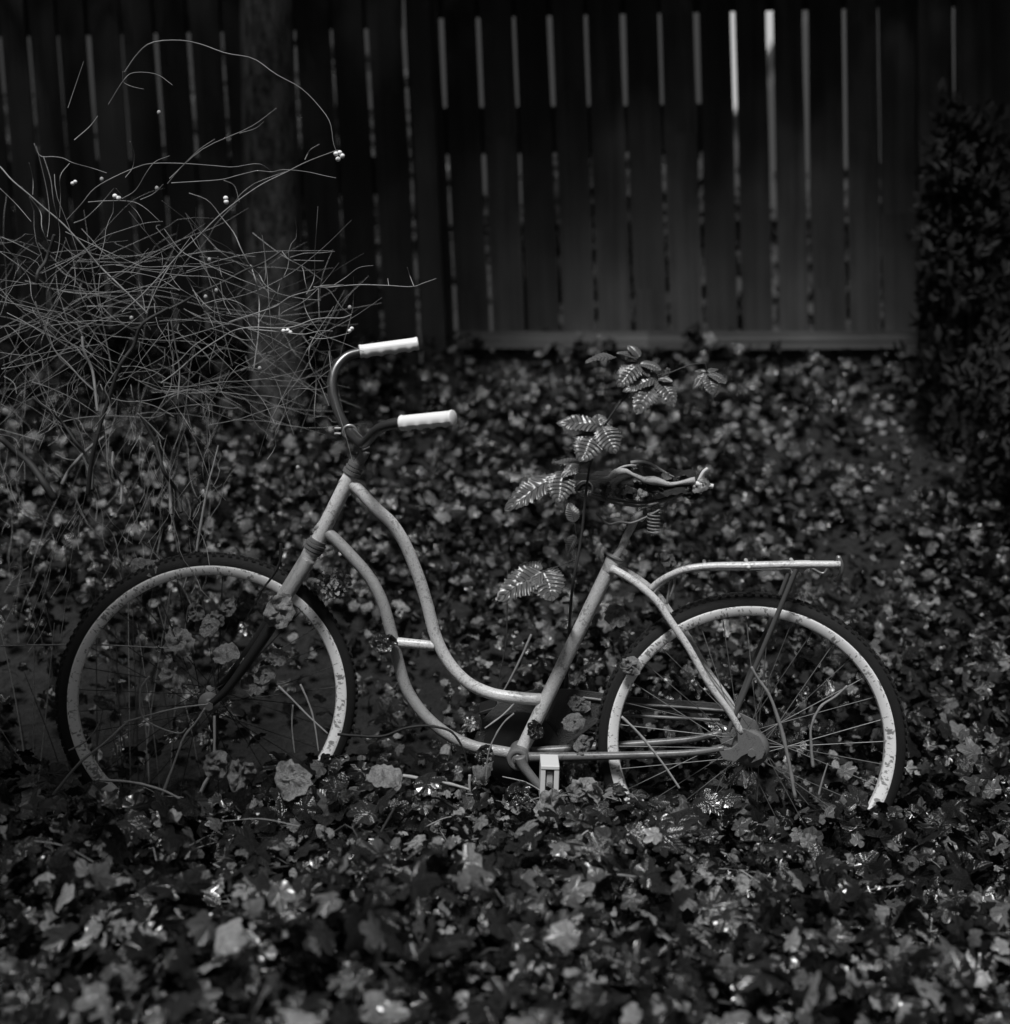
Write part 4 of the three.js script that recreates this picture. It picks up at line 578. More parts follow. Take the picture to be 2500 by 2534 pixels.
  T([[-0.7484,1.2692,-0.15],[-0.8091,1.2333,-0.15],[-0.8317,1.1889,-0.15],[-0.8587,1.1464,-0.15],[-0.8866,1.0781,-0.15],[-0.9054,1.0288,-0.15],[-0.918,0.9729,-0.15],[-0.9349,0.9189,-0.15],[-0.9436,0.8538,-0.15]], .0036, .0055, dk, 'stem');
  T([[-0.8297,1.1367,0],[-0.8465,1.1204,0],[-0.8575,1.096,0],[-0.8521,1.0756,0],[-0.8507,1.0551,0],[-0.8553,1.0388,0]], .0014, .0012, pl);
  T([[-0.8695,1.1061,0],[-0.8596,1.0939,0]], .0012, .001, pl);
  T([[-1.0789,1.0719,-0.2],[-1.0451,1.0436,-0.2],[-1.0158,1.0109,-0.2],[-0.9824,0.9694,-0.2],[-0.9616,0.9365,-0.2],[-0.9477,0.897,-0.2],[-0.9423,0.8595,-0.2]], .0026, .004, dk, 'stem');
  T([[-0.7334,1.2411,-0.1],[-0.7265,1.1869,-0.1],[-0.7237,1.1346,-0.1],[-0.7264,1.0715,-0.1]], .0019, .0015, tw);
  T([[-0.8129,1.0399,-0.1],[-0.7904,1.0145,-0.1],[-0.7597,0.9785,-0.1]], .0018, .002, tw);
  T([[-0.8178,0.957,-0.25],[-0.8075,0.9281,-0.25],[-0.7951,0.8969,-0.25],[-0.7873,0.8544,-0.25],[-0.7822,0.7983,-0.25]], .0035, .0045, pl, 'stem');
  T([[-0.8446,1.0258,-0.25],[-0.8278,0.9925,-0.25],[-0.8112,0.9548,-0.25],[-0.7905,0.8991,-0.25],[-0.7719,0.8477,-0.25],[-0.7576,0.7983,-0.25]], .0032, .005, dk, 'stem');
  T([[-1.0519,0.8606,-0.3],[-1.0373,0.8878,-0.3],[-1.014,0.9082,-0.3],[-0.9998,0.9285,-0.3],[-0.9765,0.9511,-0.3],[-0.9465,0.9737,-0.3]], .005, .0035, tw, 'stem');
  T([[-0.9274,0.9376,-0.3],[-0.9239,0.9059,-0.3],[-0.9118,0.8606,-0.3],[-0.9041,0.8151,-0.3]], .0025, .0035, tw, 'stem');
  T([[-1.2095,0.9658,-0.35],[-1.1743,0.9337,-0.35],[-1.1433,0.9062,-0.35],[-1.1039,0.8602,-0.35],[-1.0778,0.821,-0.35]], .007, .009, dk, 'stem');
  T([[-0.7214,1.1461,-0.04],[-0.7087,1.1543,-0.04],[-0.6728,1.1872,-0.04],[-0.6434,1.2077,-0.04],[-0.6265,1.222,-0.04]], t1, t2, tw);
  T([[-0.7955,1.1961,-0.33],[-0.7432,1.2128,-0.33],[-0.6866,1.2263,-0.33],[-0.6298,1.2486,-0.33],[-0.5845,1.2642,-0.33],[-0.5324,1.2864,-0.33]], t1, t2, tw);
  T([[-0.6575,1.2162,-0.11],[-0.6453,1.1974,-0.11],[-0.6331,1.1785,-0.11],[-0.6145,1.1638,-0.11]], t1, t2, tw);
  T([[-0.6285,1.2241,-0.05],[-0.5998,1.2139,-0.05],[-0.5649,1.2005,-0.05],[-0.5422,1.1984,-0.05]], t1, t2, tw);
  T([[-0.4166,1.2056,-0.04],[-0.4232,1.181,-0.04],[-0.4236,1.1523,-0.04],[-0.4197,1.1379,-0.04],[-0.4037,1.1049,-0.04],[-0.3896,1.0781,-0.04],[-0.3827,1.0574,-0.04]], t1, t2, tw);
  T([[-0.7442,1.2718,-0.27],[-0.7071,1.2543,-0.27],[-0.6896,1.2433,-0.27]], t1, t2, tw);
  T([[-0.7499,1.1064,-0.06],[-0.7139,1.1313,-0.06],[-0.667,1.1727,-0.06],[-0.6226,1.2057,-0.06],[-0.5891,1.2221,-0.06],[-0.5516,1.2262,-0.06],[-0.4874,1.2262,-0.06],[-0.4562,1.2283,-0.06],[-0.4228,1.2427,-0.06],[-0.3937,1.2489,-0.06],[-0.3522,1.2509,-0.06],[-0.3335,1.255,-0.06]], .0015, .0009, pl);
  T([[-0.5558,1.2242,-0.06],[-0.4875,1.218,-0.06],[-0.4357,1.2139,-0.06],[-0.4045,1.2201,-0.06],[-0.3734,1.2201,-0.06]], .0013, .0007, pl);
  T([[-0.4234,1.2077,-0.06],[-0.4048,1.2036,-0.06],[-0.3777,1.2057,-0.06],[-0.3528,1.2118,-0.06],[-0.3361,1.217,-0.06]], .0011, .0007, pl);
  // finer twigs that fill the tangle
  for (let k = 0; k < 120; k++) {
    const z = rr(-0.75, 0.0), sc = (3.1 - z) / 2721, cx = rr(-950, -330) * sc, cy = 1.2 - (rr(470, 760) - 640) * sc, L = rr(0.12, 0.42), a = rr(-0.9, 0.7) + (rnd() < 0.3 ? 1.2 : 0), b = rr(-0.25, 0.25);
    const p = []; for (let i = 0; i <= 4; i++) { const t = i / 4 - 0.5; p.push([cx + Math.cos(a) * L * t, cy + Math.sin(a) * L * t + b * L * (0.25 - t * t) + 0.004 * gauss(), z + 0.1 * t * gauss()]); }
    T(p, rr(0.0007, 0.0011), 0.0005, rnd() < 0.3 ? dk : tw);
  }
  for (let k = 0; k < 26; k++) { // upright shoots low down by the wheel
    const z = rr(-0.6, -0.2), sc = (3.1 - z) / 2721, x = rr(-940, -560) * sc, y0 = ground(x, z), h = rr(0.25, 0.6), lx = rr(-0.12, 0.12);
    T([[x, y0, z], [x + lx * 0.3, y0 + h * 0.4, z], [x + lx, y0 + h, z + 0.03 * gauss()]], 0.0022, 0.0008, rnd() < 0.6 ? dk : tw, 'shoot');
  }
  { // hair-fine outer twigs, too many and too thin to pick apart
    const gs = [];
    for (let k = 0; k < 210; k++) {
      const low = k % 2, z = rr(-0.75, -0.05), sc = (3.1 - z) / 2721, cx = rr(-960, low ? -540 : -300) * sc, cy = 1.2 - (low ? rr(720, 1120) - 640 : rr(430, 800) - 640) * sc, L = rr(0.08, 0.34), a = low ? rr(0.9, 2.2) : rr(-1.5, 1.5), b = rr(-0.4, 0.4), p = [];
      for (let i = 0; i <= 5; i++) { const t = i / 5 - 0.5; p.push([cx + Math.cos(a) * L * t + 0.004 * gauss(), cy + Math.sin(a) * L * t + b * L * (0.25 - t * t) + 0.004 * gauss(), z + 0.1 * t * gauss()]); }
      gs.push(tube(p, [0.0008, 0.0004], 4, 9));
    }
    const m = part(sb, 'fine_twigs', mergeGeometries(gs), M.twig); m.userData.kind = 'stuff';
  }
  for (const [x, y, z, r] of [[-0.3647,1.599,-0.08],[-0.3566,1.6013,-0.08],[-0.351,1.5945,-0.08],[-0.3602,1.5878,-0.08],[-0.6046,1.5048,-0.08],[-0.6036,1.4969,-0.08],[-0.8442,1.5093,-0.08],[-0.8363,1.5048,-0.08],[-0.4847,1.2202,-0.08],[-0.4754,1.2213,-0.08],[-0.4697,1.2167,-0.08],[-0.3351,1.2248,-0.08],[-0.3398,1.2202,-0.08],[-0.935,1.5363,-0.08],[-0.9292,1.5396,-0.08]].map((p, i) => [...p, i < 4 ? 0.0056 : i > 11 ? 0.0045 : i > 7 ? 0.0048 : 0.0056])) part(sb, 'berry', new THREE.SphereGeometry(r, 14, 10).scale(1, 0.94, 1).translate(x, y, z), M.berry);
  for (const p of [[-0.8909,1.5528,-0.15],[-0.7604,1.6966,-0.15],[-0.6677,1.2957,-0.15],[-0.6575,1.3773,-0.15],[-0.3466,1.2723,-0.15],[-0.6438,1.3097,-0.15],[-0.7697,1.5333,-0.15],[-0.8346,1.2488,-0.15],[-0.5504,1.1369,-0.15],[-0.4686,0.9138,-0.15]]) part(sb, 'withered_berry', new THREE.IcosahedronGeometry(0.0045, 1).scale(1, 1.2, 0.9).translate(...p), M.twigPale);
}

const spot = (x, z) => `${x < -0.85 ? 'ahead of' : x < -0.3 ? 'below' : x < 0.15 ? 'below' : x < 0.85 ? 'below' : 'behind'} the ${x < -0.3 ? 'front wheel' : x < -0.05 ? 'lower frame tube' : x < 0.15 ? 'pedal' : 'rear wheel'}, ${z < 0.2 ? 'close under it' : z < 0.55 ? 'a little way out' : 'out on the bank'}`;
// ------------------------------------------------------------------ twigs, stalks and vines caught in the wheels and lying on the ivy
const stalk = (name, pts, r, m, label, cat, group) => { const g = tube(pts, Array.isArray(r) ? r : [r, r * 0.6], 7, Math.max(8, pts.length * 7), { bump: (l, a) => 0.5 * (vnoise(l * 70, a * 0.8) - 0.5) + 0.5 * Math.max(0, vnoise(l * 25, 3.3) - 0.72) * 4 }); const c = V(pts[0]); g.translate(-c.x, -c.y, -c.z); const o = new THREE.Mesh(g, m); o.position.copy(c); return add(o, name, label, cat, group); };
const tk = (pts, r, m, label) => stalk('twig', pts, r, m, label, 'twig', 'loose twigs around the bicycle');
tk([[-0.2147,0.2927,0.16],[-0.1525,0.2812,0.16],[-0.1035,0.2709,0.16],[-0.0746,0.2617,0.16]], 0.0042, M.twigPale, 'pale broken stick lying on the ivy below the lower frame tube');
tk([[-0.0734,0.2938,0.16],[-0.0746,0.2755,0.16],[-0.0735,0.2571,0.16]], 0.0035, M.twigPale, 'short upright stub beside the pale broken stick');
tk([[0.2462,0.1933,0.3],[0.2948,0.223,0.3],[0.3424,0.2472,0.3]], 0.0055, M.twigPale, 'thick pale stick pointing up out of the ivy below the rear wheel');
tk([[0.523,0.5115,0.1],[0.537,0.4863,0.1],[0.5591,0.4552,0.1],[0.5878,0.3801,0.1],[0.609,0.2975,0.1],[0.622,0.2261,0.1]], [0.003, 0.0042], M.twig, 'tall curved stalk leaning inside the rear wheel');
tk([[0.7277,0.4701,0.1],[0.7014,0.446,0.1],[0.6748,0.4275,0.1],[0.6586,0.3997,0.1],[0.6525,0.3719,0.1],[0.6545,0.3359,0.1],[0.659,0.2928,0.1]], [0.0026, 0.003], M.twig, 'kinked stalk inside the rear wheel near the rim');
tk([[0.251,0.3952,0.07],[0.2798,0.3672,0.07],[0.3099,0.332,0.07],[0.346,0.2838,0.07],[0.3776,0.2365,0.07]], 0.0034, M.twigPale, 'straight pale stick crossing the chain stay');
tk([[0.6776,0.2244,0.08],[0.6868,0.2644,0.08],[0.6951,0.295,0.08]], 0.0026, M.twig, 'short stalk rising inside the rear wheel');
tk([[-0.6388,0.4217,0.1],[-0.6588,0.3916,0.1],[-0.6845,0.3592,0.1],[-0.699,0.3243,0.1],[-0.7136,0.2858,0.1],[-0.7307,0.2426,0.1],[-0.7502,0.198,0.1]], [0.0024, 0.0032], M.twig, 'slanting stalk from the front hub down to the ivy');
tk([[-0.6189,0.4044,0.1],[-0.6201,0.3534,0.1],[-0.6235,0.3068,0.1],[-0.6322,0.2753,0.1],[-0.6464,0.2508,0.1],[-0.6718,0.1909,0.1]], [0.003, 0.0042], M.twigPale, 'pale bent stalk from the front hub down to the ivy');
tk([[-0.7679,0.479,0.05],[-0.7846,0.4568,0.05],[-0.79,0.4275,0.05],[-0.7843,0.3876,0.05],[-0.7437,0.3629,0.05],[-0.7026,0.3534,0.05],[-0.6908,0.364,0.05]], 0.0026, M.twig, 'hooked vine curling inside the front wheel');
tk([[-0.8328,0.3022,0.22],[-0.7676,0.2966,0.22],[-0.7027,0.2786,0.22],[-0.637,0.2414,0.22],[-0.5894,0.2211,0.22]], [0.0032, 0.0022], M.twig, 'long vine stem lying across the ivy under the front wheel');
tk([[-0.8341,0.3689,0.02],[-0.7686,0.3879,0.02],[-0.7149,0.401,0.02],[-0.6487,0.4093,0.02]], 0.0026, M.twig, 'twig lying level through the front wheel');
tk([[-0.4789,0.475,0.12],[-0.4515,0.4475,0.12],[-0.4228,0.4166,0.12],[-0.3764,0.3717,0.12]], 0.0026, M.twigPale, 'pale twig slanting to the front rim');
tk([[-0.4319,0.4784,0.12],[-0.4179,0.4453,0.12],[-0.4051,0.4028,0.12],[-0.3961,0.3336,0.12]], 0.0024, M.twigPale, 'thin upright twig behind the front rim, bending down');
tk([[-0.4513,0.4286,0.1],[-0.4544,0.3824,0.1],[-0.4498,0.3243,0.1]], 0.0022, M.twig, 'short upright twig low in the front wheel');
tk([[-0.9537,0.247,0.15],[-0.8953,0.316,0.15],[-0.8381,0.3618,0.15],[-0.7922,0.4051,0.15]], [0.0034, 0.002], M.twig, 'slanting stem rising past the front of the front wheel');
tk([[-0.9322,0.329,0.1],[-0.8976,0.3476,0.1],[-0.8764,0.3708,0.1],[-0.8644,0.3916,0.1]], 0.002, M.twig, 'thin shoot leaning on the front rim');
tk([[-1.1653,0.5133,-0.1],[-1.0455,0.5157,-0.1],[-0.9496,0.5169,-0.1],[-0.8539,0.5133,-0.1],[-0.7582,0.5084,-0.1]], 0.002, M.twig, 'level twig passing behind the front wheel');
tk([[-0.3622,0.3538,0.06],[-0.321,0.3503,0.06],[-0.266,0.3491,0.06],[-0.2142,0.3668,0.06],[-0.1627,0.3715,0.06],[-0.118,0.3597,0.06],[-0.0941,0.3279,0.06],[-0.0805,0.2819,0.06]], 0.0034, M.rubber, 'dark vine looping over the lower frame tube');
tk([[0.0617,0.5195,-0.2],[0.0396,0.4692,-0.2],[0.0111,0.4111,-0.2],[-0.0161,0.3642,-0.2]], 0.0032, M.twig, 'stalk leaning inside the frame');
tk([[0.0061,0.673,-0.2],[0.0049,0.5783,-0.2],[0.0025,0.5044,-0.2],[-0.0087,0.4401,-0.2],[-0.0186,0.3896,-0.2]], 0.0018, M.twigDark, 'thin dark upright stem inside the frame');
tk([[0.0195,0.397,0.05],[-0.0011,0.3782,0.05],[-0.0207,0.3475,0.05],[-0.0357,0.3097,0.05],[-0.0416,0.2504,0.05]], 0.0022, M.twig, 'thin stem crossing in front of the lower frame tube');
tk([[0.0261,0.3998,-0.05],[-0.0036,0.3682,-0.05],[-0.0451,0.3366,-0.05]], 0.0026, M.twigPale, 'pale stick wedged under the upper frame tube');
tk([[-0.6372,0.9679,-0.1],[-0.6501,0.9206,-0.1],[-0.6617,0.8803,-0.1],[-0.6764,0.8137,-0.1],[-0.6915,0.7299,-0.1]], [0.0014, 0.003], M.twigPale, 'straight tall stalk above the front wheel');
tk([[-0.4803,0.7676,0.04],[-0.4807,0.7447,0.04],[-0.4845,0.724,0.04],[-0.5022,0.6929,0.04],[-0.5325,0.656,0.04]], 0.0036, M.rubber, 'black bent wire hanging over the front rim by the fork');
tk([[0.0831,-0.1163,0.3],[0.0508,-0.1503,0.3],[0.0184,-0.19,0.3]], 0.003, M.twig, 'out of focus twig low in the ivy');
tk([[-0.4859,0.1438,0.35],[-0.4337,0.1297,0.35],[-0.3711,0.1056,0.35],[-0.3292,0.0947,0.35]], 0.0045, M.twig, 'rough twig half buried in ivy in front of the front wheel');
tk([[0.3651,0.2011,0.25],[0.4199,0.1674,0.25],[0.4855,0.1427,0.25]], 0.003, M.twig, 'thin twig lying in the ivy below the rear hub');
tk([[0.0518,0.195,0.2],[0.1178,0.212,0.2],[0.1729,0.2063,0.2]], 0.0026, M.twig, 'thin level twig in the ivy below the pedal');
{ // short stray twigs among the ivy, all alike
  for (let k = 0; k < 130; k++) { const z = rr(-0.1, 0.6), x = rr(-0.9, 0.9) * (3.1 - z) * 0.36, y = ground(x, z) + rr(0.07, 0.17), a = rr(0, 3.14), L = rr(0.06, 0.2), t = gauss() * 0.25;
    stalk('stray_twig', [[x, y, z], [x + Math.cos(a) * L * 0.5, y + t * L * 0.5 + 0.01, z + Math.sin(a) * L * 0.5], [x + Math.cos(a) * L, y + t * L, z + Math.sin(a) * L]], rr(0.0009, 0.0021), rnd() < 0.5 ? M.twig : M.twigPale, `short thin twig loose among the ivy ${spot(x, z)}`, 'twig', 'stray twigs among the ivy'); }
}

// ------------------------------------------------------------------ single leaves caught on the bicycle
const roundG = leafletGeo(0.85, 3, 5, 0.35);
function dryLeaf(p, size, dir, nor, k, label, tone = 1) { const o = new THREE.Mesh(tone === 3 ? roundG : dryG[k % 5], tone === 1 ? M.dry : tone === 2 ? M.ivy : M.dull); o.position.set(...p); o.quaternion.copy(leafQuat(V(...dir), V(...nor))); o.scale.setScalar(size); return add(o, tone === 2 ? 'ivy_leaf' : 'dry_leaf', label, 'leaf', 'leaves caught on and around the bicycle'); }
for (const [p, s, d, n, k, l, t] of [
  [[[-0.4807,0.6402,-0.062]][0], 0.095, [-0.5, -1, 0.1], [0.1, 0.5, 1], 0, 'crumpled pale dead leaf wrapped round the fork blade'],
  [[[-0.8424,0.6831,-0.122]][0], 0.08, [1, 0.1, 0.1], [0, 0.8, 0.6], 1, 'crumpled dead leaf lying on the front rim', 0],
  [[[0.2705,0.5159,0.0005]][0], 0.055, [0.2, -1, 0.1], [0, 0.6, 1], 2, 'small white dead leaf stuck on the rear rim'],
  [[[0.2361,0.6067,-0.1139]][0], 0.07, [0.6, -1, 0.1], [0, 0.7, 0.7], 0, 'pale dead leaf behind the seat tube'],
  [[[0.2231,0.5799,-0.0952]][0], 0.06, [1, -0.2, 0.1], [0, 0.8, 0.6], 1, 'flat pale leaf lying level behind the seat tube'],
  [[[-0.2373,0.5313,-0.0554]][0], 0.07, [-1, -0.2, 0], [0, 0.7, 0.7], 0, 'dark shrivelled leaf hanging on the lower frame tube by the brace', 2],
  [[[-0.7601,0.5295,-0.1632]][0], 0.07, [0, -1, 0.1], [0.3, 0.5, 0.8], 1, 'pale folded leaf hanging inside the front wheel', 0],
  [[[-0.7362,0.4866,-0.1606]][0], 0.06, [-0.3, -1, 0.2], [0, 0.5, 0.8], 2, 'curled leaf hanging low inside the front wheel', 0],
  [[[-0.6236,0.5042,-0.1482]][0], 0.055, [-0.7, -0.6, 0], [0, 0.5, 0.9], 0, 'grey pointed leaf in the middle of the front wheel', 0],
  [[[-0.5367,0.4941,-0.0984]][0], 0.055, [0.7, -0.2, 0], [0, 0.6, 0.8], 1, 'crumpled bright leaf inside the front wheel near the fork'],
  [[[-0.5703,0.4602,-0.1021]][0], 0.06, [0.8, -0.5, 0], [0, 0.6, 0.8], 2, 'crumpled pale leaf under the fork'],
  [[[-0.7626,0.5484,-0.1132]][0], 0.085, [0.6, -0.6, 0.2], [0.2, 0.4, 0.9], 0, 'broad crumpled leaf wedged high in the front wheel'],
  [[[-0.6961,0.5535,-0.1059]][0], 0.06, [0.9, 0.2, 0.1], [0, 0.5, 0.9], 2, 'bow-shaped pale leaf wedged in the front wheel'],
  [[[-0.7595,0.4848,-0.1128]][0], 0.085, [0.2, -1, 0.2], [0.2, 0.3, 0.9], 1, 'large ragged leaf hanging left of the front hub'],
  [[[-0.6634,0.4847,-0.1023]][0], 0.075, [1, 0.25, 0.1], [0, 0.6, 0.8], 0, 'long pale folded leaf above the front hub'],
  [[[-0.5776,0.4953,-0.0928]][0], 0.05, [0.2, -1, 0.2], [0, 0.4, 0.9], 2, 'small triangular leaf above the front hub'],
  [[[-0.5993,0.4251,-0.1053]][0], 0.07, [1, -0.1, 0.1], [0, 0.7, 0.7], 1, 'crumpled leaf behind the front hub near the rim', 0],
  [[[-0.7139,0.6041,-0.1279]][0], 0.05, [0.5, -0.8, 0.1], [0, 0.5, 0.9], 1, 'dull leaf hanging just under the top of the front rim', 0],
  [[[-0.6152,0.6183,-0.1171]][0], 0.05, [-0.4, -0.8, 0.1], [0, 0.5, 0.9], 0, 'mottled leaf near the fork under the front rim', 0],
  [[[-0.9168,0.4092,-0.1201]][0], 0.06, [0.3, -1, 0.1], [-0.2, 0.5, 0.9], 2, 'dull leaf leaning on the front tyre', 0],
  [[[-0.6609,0.5911,-0.1322]][0], 0.05, [0.2, -1, 0], [0, 0.5, 0.8], 0, 'small grey leaf high inside the front wheel', 0],
  [[[-0.6984,0.5719,-0.1363]][0], 0.045, [0.3, -1, 0], [0, 0.5, 0.8], 1, 'small dull leaf hanging under the front rim', 0],
  [[[-0.5923,0.3082,0.25]][0], 0.075, [0.2, 1, 0], [0, 0.4, 0.9], 0, 'round pale leaf standing below the front hub', 0],
  [[[-0.543,0.2904,0.25]][0], 0.075, [0.2, 1, 0], [0.2, 0.4, 0.9], 1, 'second round leaf standing below the front hub', 0],
  [[[-0.4143,0.331,0.2]][0], 0.095, [-0.5, -0.7, 0.2], [0, 0.6, 0.8], 2, 'large veined leaf standing in front of the front tyre'],
  [[[-0.2885,0.3084,0.2]][0], 0.09, [0.9, -0.2, 0.2], [0, 0.8, 0.6], 0, 'bright crumpled leaf lying between the wheel and the frame'],
  [[[0.0907,0.2681,0.18]][0], 0.09, [0.1, -1, 0.3], [0, 0.5, 0.9], 1, 'bright leaf draped below the pedal'],
  [[[0.0523,0.2732,0.16]][0], 0.07, [-0.8, -0.6, 0.2], [0, 0.6, 0.8], 0, 'leaf hanging beside the crank', 2],
  [[[0.1635,0.2961,0.16]][0], 0.085, [0.1, -1, 0.2], [0, 0.5, 0.9], 2, 'pale leaf under the chain stay'],
  [[[0.1587,0.408,-0.1]][0], 0.06, [0.4, -1, 0.2], [0, 0.6, 0.8], 2, 'pale torn leaf between seat tube and rear tyre'],
  [[[-0.0328,0.3131,0]][0], 0.06, [-0.4, -0.8, 0.2], [0, 0.6, 0.8], 0, 'ivy leaf inside the curve of the lower frame tube', 2],
  [[[0.0554,0.3566,-0.03]][0], 0.05, [0.5, -0.8, 0.2], [0, 0.6, 0.8], 1, 'ivy leaf in front of the chain guard', 2],
  [[[0.1261,0.3687,-0.03]][0], 0.06, [0.8, -0.4, 0.2], [0, 0.7, 0.7], 2, 'crumpled leaf resting on the chain guard behind the seat tube', 0],
  [[[0.167,0.3316,-0.02]][0], 0.055, [0.3, -0.9, 0.2], [0, 0.6, 0.8], 3, 'ragged leaf between chain guard and rear tyre', 0],
  [[[-0.0734,0.2674,0.02]][0], 0.055, [0.9, -0.1, 0.2], [0, 0.8, 0.6], 4, 'small crumpled leaf below the lower frame tube', 0],
  [[[0.3474,0.7372,-0.05]][0], 0.05, [0.5, -1, 0.1], [0, 0.6, 0.8], 0, 'round grey leaf above the carrier rack', 0],
]) dryLeaf(p, s, d, n, k, l, t === undefined ? 1 : t);
{ // clump of dead moss and leaf scraps between wheel and frame
  const c = [[-0.3899,0.647,-0.1627]][0], gs = [];
  for (let k = 0; k < 160; k++) { const g = dryG[k % 5].clone(); const p = V(gauss() * 0.016, gauss() * 0.015, gauss() * 0.014); g.applyMatrix4(new THREE.Matrix4().compose(p, randQuat(V(0, 0.6, 0.8), 0.9), V(1, 1, 1).multiplyScalar(rr(0.008, 0.02)))); gs.push(g); }
  const m = new THREE.Mesh(mergeGeometries(gs), M.moss); m.position.set(...c); add(m, 'moss_clump', 'fuzzy clump of moss and scraps behind the front tyre', 'moss', null, 'stuff');
}

// ------------------------------------------------------------------ larger ivy vines trailing in front
{
  let n = 0;
  for (let v = 0; v < 24; v++) {
    const z0 = 0.12 + 0.95 * (v % 8) / 8 + rr(-0.05, 0.05), x0 = (-0.9 + 1.8 * ((v * 7 % 24) / 23)) * (3.1 - z0) * 0.33 + rr(-0.05, 0.05), a = rr(-0.6, 0.6) + (rnd() < 0.5 ? Math.PI : 0), L = rr(0.3, 0.5), pts = [];
    for (let i = 0; i <= 5; i++) { const t = i / 5, x = x0 + Math.cos(a + t) * L * (t - 0.5), z = z0 + Math.sin(a + t) * L * 0.6 * (t - 0.5); pts.push(V(x, ground(x, z) + 0.11 + 0.03 * gauss(), z)); }
    const iv = thing('ivy_vine', [pts[0].x, pts[0].y, pts[0].z], `ivy runner with large glossy leaves ${spot(x0, z0)}`, 'ivy', 'ivy runners in front of the bicycle');
    part(iv, 'stem', tube(pts, [0.0026, 0.0014], 6, 14), M.twigDark);
    const curve = new THREE.CatmullRomCurve3(pts);
    for (let i = 0; i < 11 && n < 290; i++, n++) {
      const p = curve.getPoint((i + rnd()) / 11), m = new THREE.Mesh(ivyG[n % 4], M.ivy); m.name = 'leaf'; p.add(V(gauss() * 0.02, 0.02 + 0.02 * rnd(), gauss() * 0.02)).sub(iv.position);
      m.position.copy(p); m.quaternion.copy(randQuat(V(0, 1, 0.35).normalize(), 0.5)); m.scale.setScalar(rr(0.045, 0.085)); iv.add(m);
    }
  }
}

// ------------------------------------------------------------------ trees and shrubs by the fence
const sprig = (() => { const l = leafletGeo(0.5, 2, 6, 0.6), gs = []; for (let k = 0; k < 5; k++) { const g = new THREE.PlaneGeometry(0.42, 1, 1, 2).translate(0, 0.5, 0); const p = g.attributes.position; for (let i = 0; i < p.count; i++) { const y = p.getY(i); p.setX(i, p.getX(i) * (y > 0.9 || y < 0.1 ? 0.15 : 1)); p.setZ(i, -0.2 * y * y + Math.abs(p.getX(i)) * 0.3); } g.applyMatrix4(new THREE.Matrix4().compose(V(0, 0.15 * k, 0), new THREE.Quaternion().setFromEuler(new THREE.Euler(0.5, k * 2.4, (k % 2 ? 0.9 : -0.9))), V(0.6, 0.6, 0.6))); gs.push(g); } const m = mergeGeometries(gs); m.computeVertexNormals(); return m; })();
function foliage(parent, name, n, m, at, size, tone) { const list = []; for (let k = 0; k < n; k++) { const p = at(); if (!p) continue; list.push([p.clone().sub(parent.position), randQuat(V(0, 1, 0.2).normalize(), 0.9), rr(size[0], size[1]), rr(tone[0], tone[1])]); } return scatter(name, sprig, m, list, null, null, parent); }
{ // tree left of the post: trunk in view, limbs and crown spreading above the fence
  const bp = [[-0.8393,0.7645,-2.35]][0], tp = [[-0.8835,2.6747,-2.42]][0], b = [bp[0], ground(bp[0], bp[2]) - 0.05, bp[2]];
  const t = thing('tree', b, 'mottled tree trunk in front of the fence behind the bare shrub', 'tree');
  part(t, 'trunk', tube([b, bp, [[-0.8644,1.2823,-2.38]][0], [[-0.8723,1.8708,-2.4]][0], tp, [tp[0] - 0.1, 4.6, tp[2] - 0.1]], q => 0.11 - 0.02 * q + 0.08 * Math.pow(Math.max(0, 1 - q * 5), 2), 18, 60, { bump: (l, a) => 0.12 * (fbm(l * 5, a * 2, 0, 44) - 0.5) + 0.08 * Math.sin(a * 3 + l * 2) }), M.bark);
  const limbs = [[0.9, 3.3, -2.6], [2.1, 3.4, -2.6], [-2.4, 3.2, -2.5], [0.2, 3.5, -2.8], [1.4, 3.6, -2.9], [-2.2, 3.5, -2.9], [2.7, 3.3, -2.4]];
  for (const l of limbs) part(t, 'limb', tube([[tp[0], 2.75, tp[2]], [lerp(tp[0], l[0], 0.5), lerp(2.8, l[1], 0.6), lerp(tp[2], l[2], 0.5)], l], [0.05, 0.012], 8, 12), M.bark);
  foliage(t, 'crown', 10000, M.crown, () => { const x = rr(-3.4, 3.4), fr = -1.8 + 1.0 * smooth(-0.1, -0.9, x) + 0.6 * smooth(1.0, 1.8, x), z = rr(-3.5, fr), c = fbm(x * 1.1 + 5, z * 1.1, 0, 77, 2), edge = smooth(fr, fr - 0.4, z); if (rnd() > (0.35 + 1.1 * c) * edge) return null; return V(x, 2.66 + 1.0 * rnd() + 0.3 * edge * rnd(), z); }, [0.1, 0.2], [0.6, 1.4]);
}
